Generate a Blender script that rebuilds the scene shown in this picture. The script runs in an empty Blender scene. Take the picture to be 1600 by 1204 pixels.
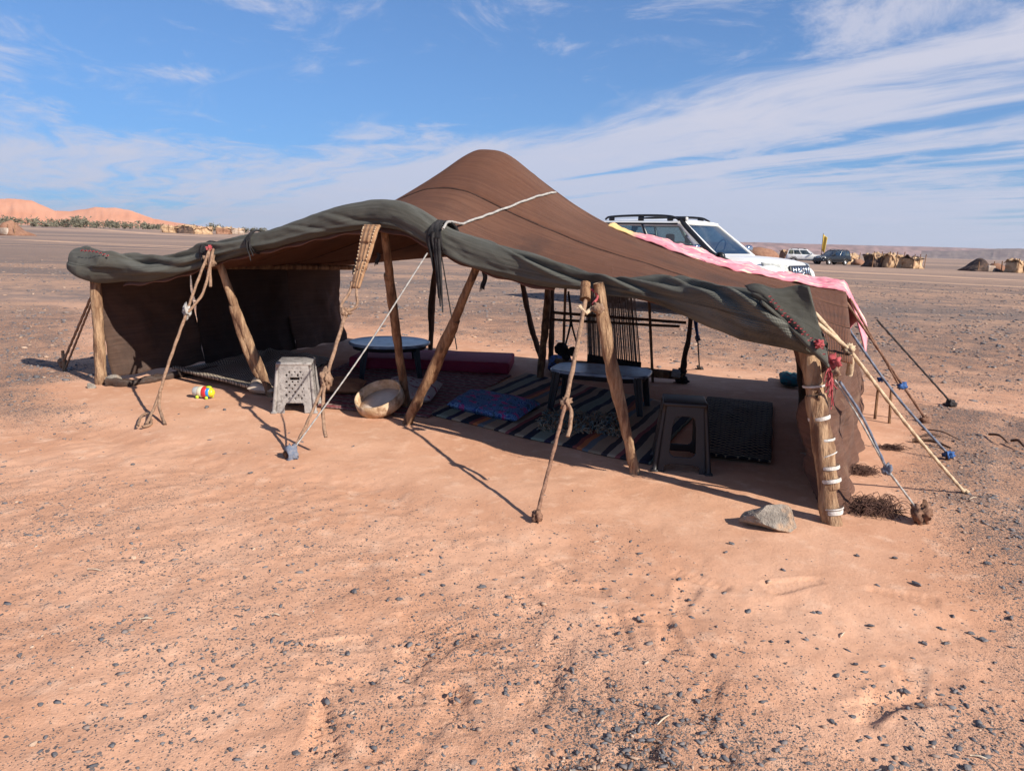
import bpy, bmesh, math, random
import numpy as np
from mathutils import Vector, Matrix
random.seed(7); rng = np.random.default_rng(7)
S = bpy.context.scene
COL = S.collection
# ------------------------------------------------------------------ camera
F = 1156.; H = 1.5
ROLL = math.atan(.025); PIT = math.atan(232/F)
SUN_EL = 33.; SUN_AZ = 132.       # degrees; azimuth clockwise from +Y (view direction)
cd = bpy.data.cameras.new('camera'); cam = bpy.data.objects.new('camera', cd); COL.objects.link(cam)
cd.sensor_width = 36; cd.lens = F/1600*36; cd.clip_end = 40000; cd.clip_start = .05
def rotx(a): c, s = math.cos(a), math.sin(a); return np.array([[1,0,0],[0,c,-s],[0,s,c]])
def rotz(a): c, s = math.cos(a), math.sin(a); return np.array([[c,-s,0],[s,c,0],[0,0,1]])
RC = rotx(math.pi/2-PIT)@rotz(ROLL); CP = np.array([0,0,H])
m = Matrix(RC.tolist()).to_4x4(); m.translation = CP; cam.matrix_world = m
S.camera = cam
S.render.resolution_x = 1024; S.render.resolution_y = 770
S.view_settings.view_transform = 'Standard'; S.view_settings.look = 'None'
S.view_settings.gamma = 1; S.view_settings.use_curve_mapping = False
S.view_settings.exposure = 0.56
# ------------------------------------------------------------------ sky
W = bpy.data.worlds.new('World'); S.world = W; W.use_nodes = True
class NT:
    def __init__(s, t): s.t = t; s.n = t.nodes; s.l = t.links
    def add(s, ty, **k):
        n = s.n.new(ty)
        for a, b in k.items(): setattr(n, a, b)
        return n
    def put(s, sock, v):
        if v is None: return
        if isinstance(v, bpy.types.NodeSocket): s.l.new(v, sock)
        else:
            if isinstance(v, (tuple, list)) and len(v) == 3 and sock.type == 'RGBA': v = (*v, 1)
            sock.default_value = v
    def math(s, op, a, b=None, c=None, clamp=False):
        n = s.add('ShaderNodeMath', operation=op); n.use_clamp = clamp
        for i, v in enumerate((a, b, c)): s.put(n.inputs[i], v)
        return n.outputs[0]
    def vec(s, x, y, z=0.):
        n = s.add('ShaderNodeCombineXYZ')
        for i, v in enumerate((x, y, z)): s.put(n.inputs[i], v)
        return n.outputs[0]
    def noise(s, v, scale, detail=4, rough=.55, dist=0.):
        n = s.add('ShaderNodeTexNoise'); s.put(n.inputs['Vector'], v); n.inputs['Scale'].default_value = scale
        n.inputs['Detail'].default_value = detail; n.inputs['Roughness'].default_value = rough; n.inputs['Distortion'].default_value = dist
        return n.outputs['Fac']
    def ramp(s, f, stops, interp='LINEAR'):
        n = s.add('ShaderNodeValToRGB'); r = n.color_ramp; r.interpolation = interp
        while len(r.elements) < len(stops): r.elements.new(.5)
        for e, (p, c) in zip(r.elements, stops):
            e.position = p; e.color = (c, c, c, 1) if not isinstance(c, (tuple, list)) else (*c, 1)[:4]
        s.put(n.inputs[0], f); return n.outputs[0]
    def mix(s, f, a, b, mode='MIX'):
        n = s.add('ShaderNodeMix', data_type='RGBA', blend_type=mode)
        s.put(n.inputs[0], f); s.put(n.inputs[6], a); s.put(n.inputs[7], b); return n.outputs[2]
    def mrange(s, v, a, b, c=0., d=1., smooth=True):
        n = s.add('ShaderNodeMapRange'); n.interpolation_type = 'SMOOTHSTEP' if smooth else 'LINEAR'
        for i, x in enumerate((v, a, b, c, d)): s.put(n.inputs[i], x)
        return n.outputs[0]
def build_world():
    t = NT(W.node_tree); t.n.clear()
    out = t.add('ShaderNodeOutputWorld'); bg = t.add('ShaderNodeBackground')
    t.l.new(bg.outputs[0], out.inputs[0])
    sky = t.add('ShaderNodeTexSky', sky_type='NISHITA'); sky.sun_disc = False
    sky.sun_elevation = math.radians(SUN_EL); sky.sun_rotation = math.radians(SUN_AZ)
    sky.altitude = 700; sky.air_density = 1.0; sky.dust_density = .35; sky.ozone_density = 2.2
    tc = t.add('ShaderNodeTexCoord'); sp = t.add('ShaderNodeSeparateXYZ'); t.l.new(tc.outputs['Generated'], sp.inputs[0])
    x, y, z = sp.outputs
    zz = t.math('ADD', t.math('MAXIMUM', z, 0.), .05)
    X = t.math('DIVIDE', x, zz); Y = t.math('DIVIDE', y, zz)
    a = math.radians(-31.)       # streak direction of the cirrus, from +Y
    al = t.math('ADD', t.math('MULTIPLY', X, math.sin(a)), t.math('MULTIPLY', Y, math.cos(a)))
    q = t.math('SUBTRACT', t.math('MULTIPLY', X, math.cos(a)), t.math('MULTIPLY', Y, math.sin(a)))
    warp = t.noise(t.vec(t.math('MULTIPLY', al, .25), t.math('MULTIPLY', q, .35), 3.), 1., 3)
    qw = t.math('ADD', q, t.math('MULTIPLY', t.math('SUBTRACT', warp, .5), 1.6))
    st = t.noise(t.vec(t.math('MULTIPLY', al, .22), t.math('MULTIPLY', qw, 1.5), 1.), 1., 9, .62, .25)     # streaks
    st2 = t.noise(t.vec(t.math('MULTIPLY', al, .9), t.math('MULTIPLY', qw, 3.2), 9.), 1., 7, .62, .5)      # finer fibres
    big = t.noise(t.vec(t.math('MULTIPLY', al, .16), t.math('MULTIPLY', q, .42), 22.7), 1., 3, .5)
    d = t.math('ADD', t.math('MULTIPLY', st, .62), t.math('MULTIPLY', st2, .38))
    band = t.math('ADD', q, t.math('MULTIPLY', t.math('SUBTRACT', warp, .5), 1.1))
    bs = [(0, -.10), (1.5, -.10), (2.0, -.03), (2.5, -.10), (3.0, .07), (3.4, .15), (4.15, .15), (4.5, -.05), (4.75, .13), (5.25, .14), (5.55, -.06), (6.0, .06), (7.0, .03), (8.0, .08)]
    b = t.ramp(t.math('DIVIDE', band, 8.), [(p/8, (v+.2)/.4) for p, v in bs], 'EASE')
    b = t.math('SUBTRACT', t.math('MULTIPLY', b, .4), .2)
    low = t.mrange(al, 4.2, 8.0, 0., .19)                 # more veil far off
    d = t.math('ADD', t.math('ADD', d, low), t.math('ADD', b, t.math('MULTIPLY', t.math('SUBTRACT', big, .5), .30)))
    den = t.mrange(d, .45, .68, 0., .90)
    pf = t.noise(t.vec(t.math('MULTIPLY', X, 1.5), t.math('MULTIPLY', Y, 1.1), 41.3), 1., 9, .68, .6)
    pm = t.noise(t.vec(t.math('MULTIPLY', X, .55), t.math('MULTIPLY', Y, .55), 7.7), 1., 2)
    pd = t.mrange(t.math('ADD', pf, t.math('MULTIPLY', t.math('SUBTRACT', pm, .5), .8)), .47, .72, 0., .72)
    den = t.math('SUBTRACT', 1., t.math('MULTIPLY', t.math('SUBTRACT', 1., den), t.math('SUBTRACT', 1., pd)))
    cc = t.mix(t.mrange(z, .0, .3), (6.2, 6.6, 8.3), (7.6, 7.5, 8.6))
    mm = (2.2, 5.9, 14.5)             # photographic shoulder: keeps the bright horizon from washing out
    num = t.mix(1., t.mix(1., sky.outputs[0], (.86, 1.02, 1.25), 'MULTIPLY'), tuple(1.62*a for a in mm), 'MULTIPLY')
    den_ = t.mix(1., t.mix(1., sky.outputs[0], (.86, 1.02, 1.25), 'MULTIPLY'), mm, 'ADD')
    blue = t.mix(1., num, den_, 'DIVIDE')
    c = t.mix(den, blue, cc)
    t.l.new(c, bg.inputs[0]); bg.inputs[1].default_value = .062
build_world()
sl = bpy.data.lights.new('sun', 'SUN'); so = bpy.data.objects.new('sun', sl); COL.objects.link(so)
sl.energy = 5.0; sl.angle = math.radians(.53); sl.color = (1, .93, .83)
el, az = math.radians(SUN_EL), math.radians(SUN_AZ)
SUND = Vector((math.sin(az)*math.cos(el), math.cos(az)*math.cos(el), math.sin(el)))
so.rotation_euler = SUND.to_track_quat('Z', 'Y').to_euler(); so.location = (8, -8, 10)

# ------------------------------------------------------------------ pixel -> place helpers
def ray(u, v): return RC@np.array([(u-800)/F, -(v-602)/F, -1.])
def gnd(u, v, z=0.):
    d = ray(u, v); return CP+d*((z-H)/d[2])
def dep(u, v, y):
    d = ray(u, v); return CP+d*(y/d[1])
def onplane(u, v, p, n):
    d = ray(u, v); return CP+d*(np.dot(n, np.asarray(p)-CP)/np.dot(n, d))
# ------------------------------------------------------------------ mesh helpers
def lattice(shape, seed): return np.random.default_rng(seed).random(shape)
def vnoise(x, y, seed=0):
    L = lattice((64, 64), seed); xi = np.floor(x).astype(int); yi = np.floor(y).astype(int)
    fx = x-xi; fy = y-yi; fx = fx*fx*(3-2*fx); fy = fy*fy*(3-2*fy)
    g = lambda a, b: L[a % 64, b % 64]
    return (g(xi, yi)*(1-fx)+g(xi+1, yi)*fx)*(1-fy)+(g(xi, yi+1)*(1-fx)+g(xi+1, yi+1)*fx)*fy
def fbm(x, y, seed=0, oct=4):
    r = 0; a = .5
    for i in range(oct): r = r+a*(vnoise(x*2**i, y*2**i, seed+i)-.5); a *= .5
    return r*2
def sstep(x, a, b): t = np.clip((x-a)/(b-a), 0, 1); return t*t*(3-2*t)
def mkmesh(name, V, Fc, mat=None, uv=None, smooth=True):
    me = bpy.data.meshes.new(name); V = np.asarray(V, float)
    me.from_pydata(V.tolist(), [], [tuple(int(i) for i in f) for f in Fc] if not isinstance(Fc, np.ndarray) else Fc.tolist())
    if uv is not None:
        ul = me.uv_layers.new(name='UVMap'); idx = np.empty(len(me.loops), np.int32); me.loops.foreach_get('vertex_index', idx)
        ul.data.foreach_set('uv', np.asarray(uv, np.float32)[idx].ravel())
    if smooth: me.polygons.foreach_set('use_smooth', [True]*len(me.polygons))
    if mat is not None: me.materials.append(mat)
    me.update(); return me
def tag(o, label=None, cat=None, group=None, kind=None):
    for k, v in (('label', label), ('category', cat), ('group', group), ('kind', kind)):
        if v: o[k] = v
    return o
ROOT = {}
def thing(name, loc, label, cat, group=None, rz=0.):
    o = bpy.data.objects.new(name, None); COL.objects.link(o); o.location = tuple(map(float, loc)); o.rotation_euler = (0, 0, rz)
    o.empty_display_size = .1
    tag(o, label, cat, group); ROOT[o.name] = np.array(loc, float); return o
def obj(name, me, parent=None):
    o = bpy.data.objects.new(name, me); COL.objects.link(o)
    if parent: o.parent = parent
    return o
def part(parent, name, V, Fc, mat, uv=None, smooth=True, local=False, thick=0., root=None):
    """mesh given in world coordinates (or local=True) linked under parent"""
    V = np.asarray(V, float)
    if parent is not None and not local:
        r = root or parent
        while r.parent: r = r.parent
        V = V-ROOT[r.name]
    o = obj(name, mkmesh(name, V, Fc, mat, uv, smooth), parent)
    if thick: 
        md = o.modifiers.new('thickness', 'SOLIDIFY'); md.thickness = thick; md.offset = 0
    return o
def solo(name, V, Fc, mat, label, cat, group=None, uv=None, smooth=True, thick=0., base=None):
    V = np.asarray(V, float)
    b = np.array([V[:,0].mean(), V[:,1].mean(), V[:,2].min()]) if base is None else np.asarray(base)
    o = obj(name, mkmesh(name, V-b, Fc, mat, uv, smooth)); o.location = b
    if thick: 
        md = o.modifiers.new('thickness', 'SOLIDIFY'); md.thickness = thick; md.offset = 1
    return tag(o, label, cat, group)
class MB:
    def __init__(s): s.V = []; s.F = []; s.U = []; s.n = 0
    def add(s, V, Fc, U=None):
        V = np.asarray(V, float); s.V.append(V); s.F += [tuple(int(i)+s.n for i in f) for f in Fc]
        s.U.append(np.zeros((len(V), 2)) if U is None else np.asarray(U)); s.n += len(V); return s
    def get(s): return np.concatenate(s.V), s.F
    def uv(s): return np.concatenate(s.U)
def gridfaces(nu, nv, wrap=False):
    i, j = np.meshgrid(np.arange(nu-1), np.arange(nv if wrap else nv-1), indexing='ij'); j2 = (j+1) % nv
    return np.stack([i*nv+j, (i+1)*nv+j, (i+1)*nv+j2, i*nv+j2], -1).reshape(-1, 4)
def grid(fn, nu, nv):
    u, v = np.meshgrid(np.linspace(0, 1, nu), np.linspace(0, 1, nv), indexing='ij')
    P = np.stack(np.broadcast_arrays(*fn(u, v)), -1).reshape(-1, 3)
    return P, gridfaces(nu, nv), np.stack([u.ravel(), v.ravel()], -1)
def resample(P, n):
    P = np.asarray(P, float); k = len(P)
    if k == 2: t = np.linspace(0, 1, n)[:, None]; return P[0]*(1-t)+P[1]*t
    d = np.r_[0, np.cumsum(np.linalg.norm(np.diff(P, axis=0), axis=1)**.5)]; d /= d[-1]
    Q = np.vstack([2*P[0]-P[1], P, 2*P[-1]-P[-2]]); dd = np.r_[-d[1], d, 2-d[-2]]
    out = []
    for x in np.linspace(0, 1, n):
        i = min(max(np.searchsorted(d, x, 'right')-1, 0), k-2)
        t = (x-d[i])/(d[i+1]-d[i]+1e-9)
        m0 = (Q[i+2]-Q[i])/(dd[i+2]-dd[i])*(d[i+1]-d[i]); m1 = (Q[i+3]-Q[i+1])/(dd[i+3]-dd[i+1])*(d[i+1]-d[i])
        out.append((2*t**3-3*t*t+1)*Q[i+1]+(t**3-2*t*t+t)*m0+(-2*t**3+3*t*t)*Q[i+2]+(t**3-t*t)*m1)
    return np.array(out)
def tube(P, r, n=24, seg=8, twist=0., lobes=3, lob=0., jit=0., cap=True, seed=1):
    """swept tube; lobes+twist give a laid rope, jit an uneven stick"""
    P = resample(P, n); T = np.gradient(P, axis=0); T /= np.linalg.norm(T, axis=1)[:, None]+1e-12
    up = np.array([0, 0, 1.]) if abs(T[:, 2]).mean() < .8 else np.array([1., 0, 0])
    A = np.cross(T, up); A /= np.linalg.norm(A, axis=1)[:, None]; B = np.cross(T, A)
    rr = np.interp(np.linspace(0, 1, n), np.linspace(0, 1, len(np.atleast_1d(r))), np.atleast_1d(r))
    L = np.r_[0, np.cumsum(np.linalg.norm(np.diff(P, axis=0), axis=1))]
    th = np.linspace(0, 2*np.pi, seg, endpoint=False)[None, :]
    R = rr[:, None]*(1+lob*np.cos(lobes*th-twist*L[:, None]))
    if jit:
        R = R*(1+jit*fbm(np.repeat(L[:, None]*9, seg, 1)+seed*3.1, np.cos(th)*1.3+np.sin(th)*.7+0*L[:, None]+5, seed, 3))
    V = P[:, None, :]+R[..., None]*(np.cos(th)[..., None]*A[:, None]+np.sin(th)[..., None]*B[:, None])
    V = V.reshape(-1, 3); Fc = gridfaces(n, seg, True).tolist()
    U = np.stack([np.repeat(L, seg), np.tile(th[0]/(2*np.pi), n)], -1)
    if cap:
        Fc.append(list(range(seg))[::-1]); Fc.append([(n-1)*seg+i for i in range(seg)])
    return V, Fc, U
def rope(P, r, n=None, pitch=None, seg=9):
    L = sum(np.linalg.norm(np.diff(np.asarray(P, float), axis=0), axis=1)); n = n or int(max(12, min(160, L/(r*1.6))))
    return tube(P, r, n, seg, twist=(pitch or .55/r), lob=.18)
def rbox(sx, sy, sz, bev=.02, seg=2):
    bm = bmesh.new(); bmesh.ops.create_cube(bm, size=1)
    for v in bm.verts: v.co = Vector((v.co.x*sx, v.co.y*sy, v.co.z*sz))
    bmesh.ops.bevel(bm, geom=bm.edges[:], offset=bev, segments=seg, affect='EDGES', profile=.5)
    bm.verts.index_update(); V = np.array([v.co[:] for v in bm.verts]); Fc = [[v.index for v in f.verts] for f in bm.faces]; bm.free(); return V, Fc
def box(x0, x1, y0, y1, z0, z1):
    V = np.array([[x, y, z] for x in (x0, x1) for y in (y0, y1) for z in (z0, z1)], float)
    return V, [(0,1,3,2),(4,6,7,5),(0,4,5,1),(2,3,7,6),(0,2,6,4),(1,5,7,3)]
def ico(sub=1):
    bm = bmesh.new(); bmesh.ops.create_icosphere(bm, subdivisions=sub, radius=1); bm.verts.index_update()
    V = np.array([v.co[:] for v in bm.verts]); Fc = [[v.index for v in f.verts] for f in bm.faces]; bm.free(); return V, Fc
def lump(sub, sx, sy, sz, rough=.25, seed=0, fr=1.7):
    V, Fc = ico(sub); k = fbm(V[:,0]*fr+V[:,2]*.9+7, V[:,1]*fr-V[:,2]*.8+7, seed, 3)
    V = V*(1+rough*2*k)[:, None]*np.array([sx, sy, sz]); return V, Fc
def lathe(prof, seg=32, caps=False):
    p = np.asarray(prof, float); th = np.linspace(0, 2*np.pi, seg, endpoint=False)
    V = np.stack([p[:, 0, None]*np.cos(th), p[:, 0, None]*np.sin(th), np.repeat(p[:, 1, None], seg, 1)], -1).reshape(-1, 3)
    return V, gridfaces(len(p), seg, True).tolist()
# ------------------------------------------------------------------ materials
def material(name, c1, c2=None, nscale=4., rough=.85, bump=0., bscale=40., thr=(.35, .65), coords='Object', spec=.3, detail=5, stretch=None, metal=0., c3=None, n3=1.5, bdist=.02):
    M = bpy.data.materials.new(name); M.use_nodes = True; t = NT(M.node_tree); b = t.n['Principled BSDF']
    tc = t.add('ShaderNodeTexCoord'); co = tc.outputs[coords]
    if stretch:
        mp = t.add('ShaderNodeMapping'); t.l.new(co, mp.inputs[0]); mp.inputs['Scale'].default_value = stretch; co = mp.outputs[0]
    col = c1
    if c2 is not None: col = t.mix(t.mrange(t.noise(co, nscale, detail, .6), thr[0], thr[1]), c1, c2)
    if c3 is not None: col = t.mix(t.mrange(t.noise(co, n3, 4, .6), .5, .68), col, c3)
    t.put(b.inputs['Base Color'], col); b.inputs['Roughness'].default_value = rough
    b.inputs['Specular IOR Level'].default_value = spec; b.inputs['Metallic'].default_value = metal
    if bump:
        bp = t.add('ShaderNodeBump'); bp.inputs['Strength'].default_value = bump; bp.inputs['Distance'].default_value = bdist
        t.l.new(t.noise(co, bscale, 4, .65), bp.inputs['Height']); t.l.new(bp.outputs[0], b.inputs['Normal'])
    return M
def weave(name, c1, c2, su, sv, rough=.95, bump=.5, patch=None, pscale=1.2, fade=None):
    """woven cloth on UVs in metres: ribs of the yarn as bump, uneven dye as colour"""
    M = bpy.data.materials.new(name); M.use_nodes = True; t = NT(M.node_tree); b = t.n['Principled BSDF']
    tc = t.add('ShaderNodeTexCoord'); uv = tc.outputs['UV']; sp = t.add('ShaderNodeSeparateXYZ'); t.l.new(uv, sp.inputs[0])
    wob = t.noise(uv, 9., 3)
    a = t.math('SINE', t.math('ADD', t.math('MULTIPLY', sp.outputs[0], su), t.math('MULTIPLY', wob, 3.)))
    c = t.math('SINE', t.math('ADD', t.math('MULTIPLY', sp.outputs[1], sv), t.math('MULTIPLY', wob, 3.)))
    h = t.math('ADD', t.math('MULTIPLY', a, .35), t.math('MULTIPLY', c, .5))
    h = t.math('ADD', h, t.math('MULTIPLY', t.noise(uv, 160., 3), 1.2))
    st = t.noise(t.vec(t.math('MULTIPLY', sp.outputs[0], 1.2), t.math('MULTIPLY', sp.outputs[1], 34.)), 1., 5, .65)
    col = t.mix(t.mrange(t.math('ADD', t.math('MULTIPLY', st, .6), t.math('MULTIPLY', t.noise(uv, 2.2, 5, .65), .4)), .36, .64), c1, c2)
    if patch: col = t.mix(t.mrange(t.noise(uv, pscale, 4, .6), .54, .7), col, patch)
    if fade: col = t.mix(t.mrange(t.math('ADD', t.math('MULTIPLY', t.noise(uv, .9, 6, .7), .7), t.math('MULTIPLY', st, .3)), .48, .68, 0., .6), col, fade)
    t.put(b.inputs['Base Color'], col); b.inputs['Roughness'].default_value = rough; b.inputs['Specular IOR Level'].default_value = .12
    b.inputs['Sheen Weight'].default_value = .08
    bp = t.add('ShaderNodeBump'); bp.inputs['Strength'].default_value = bump; bp.inputs['Distance'].default_value = .006
    t.l.new(h, bp.inputs['Height']); t.l.new(bp.outputs[0], b.inputs['Normal'])
    return M
M = {}
M['roof'] = weave('brown_wool_weave', (.165, .059, .028), (.235, .09, .044), 700., 900., bump=1.0, patch=(.115, .047, .028), fade=(.31, .135, .072))
M['wall'] = weave('dark_wool_weave', (.085, .048, .034), (.125, .072, .05), 800., 520., bump=.9, patch=(.06, .036, .028), fade=(.19, .11, .078))
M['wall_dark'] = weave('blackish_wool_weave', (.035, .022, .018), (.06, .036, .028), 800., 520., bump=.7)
M['wall_right'] = weave('reddish_wool_weave', (.105, .05, .033), (.17, .085, .056), 800., 520., bump=.7, patch=(.22, .125, .08), pscale=3.4)
M['felt'] = weave('grey_green_felt', (.088, .086, .070), (.135, .131, .110), 900., 900., bump=.8, patch=(.062, .059, .050), pscale=1.7, fade=(.21, .205, .172))
M['hem'] = weave('hem_wool', (.15, .07, .05), (.22, .11, .075), 900., 900., bump=.5)
M['wood'] = material('dry_wood', (.19, .095, .048), (.34, .195, .105), 7., .85, 1., 30., stretch=(3, 3, .5), c3=(.10, .055, .033), n3=5., thr=(.4, .6))
M['wood_pale'] = material('pale_peeled_wood', (.24, .135, .075), (.44, .285, .17), 8., .85, 1., 30., stretch=(3, 3, .5), c3=(.145, .075, .045), n3=6., thr=(.38, .62))
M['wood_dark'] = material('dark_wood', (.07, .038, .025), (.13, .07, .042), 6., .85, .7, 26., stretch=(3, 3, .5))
M['rope_tan'] = material('tan_rope', (.21, .125, .08), (.33, .21, .14), 60., .9, .4, 220.)
M['rope_cream'] = material('cream_rope', (.46, .33, .21), (.6, .46, .31), 60., .9, .4, 220.)
M['rope_brown'] = material('brown_rope', (.16, .085, .055), (.27, .15, .1), 60., .9, .4, 220.)
M['rope_grey'] = material('grey_cord', (.28, .26, .24), (.42, .40, .37), 60., .8, .3, 220.)
M['rope_dark'] = material('dark_cord', (.03, .026, .026), (.06, .05, .048), 60., .9, .3, 200.)
M['rope_blue'] = material('blue_grey_rope', (.1, .13, .19), (.2, .2, .23), 40., .8, .3, 200.)
M['blue'] = material('blue_plastic_strip', (.015, .05, .17), (.04, .12, .32), 30., .5, .3, 120.)
M['red_yarn'] = material('red_yarn', (.32, .045, .055), (.42, .10, .10), 30., .9, .4, 200.)
M['black_rag'] = material('black_rag', (.016, .015, .016), (.035, .032, .032), 12., .95, .5, 70.)
M['white_tape'] = material('white_plastic_tape', (.42, .38, .34), (.62, .59, .55), 20., .45, .3, 90.)
# ------------------------------------------------------------------ ground
def gz_far(x, y):
    r = np.hypot(x, y)
    right = -.0118*np.maximum(r-18, 0)*sstep(x/(r+1e-6), .02, .40)*sstep(r, 20, 60)
    left = .9*sstep(-x, 40, 130)*sstep(r, 170, 280)
    return right+left
FL = gnd(158, 600); FR = gnd(1303, 818); BR = gnd(1340, 618); BL = gnd(545, 531)
E1 = FR-FL; L1 = np.linalg.norm(E1); e1 = E1/L1; nb = np.array([-e1[1], e1[0], 0])       # nb points to the back of the tent
if nb[1] < 0: nb = -nb
def front_dist(x, y): return (x-FL[0])*nb[0]+(y-FL[1])*nb[1]
def tentdist(x, y):
    """metres outside the tent's footprint"""
    a = (x-FL[0])*e1[0]+(y-FL[1])*e1[1]; b = front_dist(x, y)
    dx = np.maximum(np.maximum(-a, a-L1), 0); dy = np.maximum(np.maximum(-b, b-3.9), 0); return np.hypot(dx, dy)
FOOT = []
for k in range(44):
    u, v = rng.uniform(500, 1500), rng.uniform(880, 1200); p = gnd(u, v); FOOT.append((p[0], p[1], rng.uniform(0, 6.28)))
def gz(x, y, fine=True):
    x = np.asarray(x, float); y = np.asarray(y, float); r = np.hypot(x, y)
    z = gz_far(x, y)
    near = 1-sstep(r, 9, 16)
    z = z+.05*fbm(x*.09, y*.09, 40, 3)*sstep(r, 6, 20)
    if fine:
        lip = 1-sstep(tentdist(x, y)+.35*fbm(x*.9, y*.9, 5, 3), .75, 1.05)
        z = z+near*(.026*(lip-1)*1.0+.016*fbm(x*1.3, y*1.3, 11, 4)+.009*fbm(x*6, y*6, 21, 3)*(1-.6*lip)+.006*fbm(x*17, y*17, 31, 2)*(1-.7*lip))
    return z
def axis(dense, step0, mid, step1, far):
    a0, a1 = dense; m0, m1 = mid
    s = [np.arange(a0, a1, step0)]; s.append(np.arange(a1, m1, step1)); s.insert(0, np.arange(m0, a0, step1))
    g = [m1]; d = step1
    while g[-1] < far: d *= 1.22; g.append(g[-1]+d)
    h = [m0]; d = step1
    while h[-1] > -far: d *= 1.22; h.append(h[-1]-d)
    return np.unique(np.r_[h[::-1], np.concatenate(s), g])
GX = axis((-3.4, 3.4), .016, (-8, 8), .06, 10500); GY = axis((1.9, 5.2), .014, (-1, 14), .055, 10500)
GX = np.clip(GX, -10900, 10900); GY = np.unique(np.clip(GY, -500, 11400))
gx, gy = np.meshgrid(GX, GY, indexing='ij')
gzv = gz(gx, gy)
for (fx, fy, fa) in FOOT:
    i0, i1 = np.searchsorted(GX, [fx-.2, fx+.2]); j0, j1 = np.searchsorted(GY, [fy-.2, fy+.2])
    X = gx[i0:i1, j0:j1]-fx; Y = gy[i0:i1, j0:j1]-fy; a = X*math.cos(fa)+Y*math.sin(fa); b = -X*math.sin(fa)+Y*math.cos(fa)
    wdt = .045+.012*np.sin(a*14); ins = (1-sstep(np.abs(b)/wdt, .75, 1.1))*(1-sstep(np.abs(a)/.14, .85, 1.05))
    rim = np.exp(-((np.abs(b)/wdt-1.25)/.2)**2)*(1-sstep(np.abs(a)/.14, .9, 1.2))
    gzv[i0:i1, j0:j1] += -.007*ins+.003*rim+.0045*ins*np.sin(a*2*np.pi/.034)
def gravel(x, y):
    """0 bare sand .. 1 stony, as the place shows it: swept sand round the tent, stones on the plain"""
    x = np.asarray(x, float); y = np.asarray(y, float); r = np.hypot(x, y)
    td = tentdist(x, y)+.9*fbm(x*.5, y*.5, 3, 4); fd = front_dist(x, y)
    g = sstep(td, .9, 2.3)*.72*(.26+.74*sstep(x+.25*(y-3), -1.0, .9))
    g = np.maximum(g, sstep(x-.30*(y-3.5)+.6*fbm(x*.7, y*.7, 8, 3), 2.0, 2.9)*.95*sstep(td, .15, .5))      # right of the tent
    g = np.maximum(g, sstep(-x-.55*y-.2+.5*fbm(x*.7, y*.7, 9, 3), -.6, .7)*.8*sstep(td, .3, .8)*sstep(y, 5., 6.6))  # left of the tent
    behind = sstep(fd, 4.5, 5.8); g = np.where(fd > 3.9, np.maximum(g*.25, behind*(.55+.45*sstep(fd, 6, 9))), g)
    return np.clip(g, 0, 1)
gv = np.stack([gx, gy, gzv], -1).reshape(-1, 3)
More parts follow.
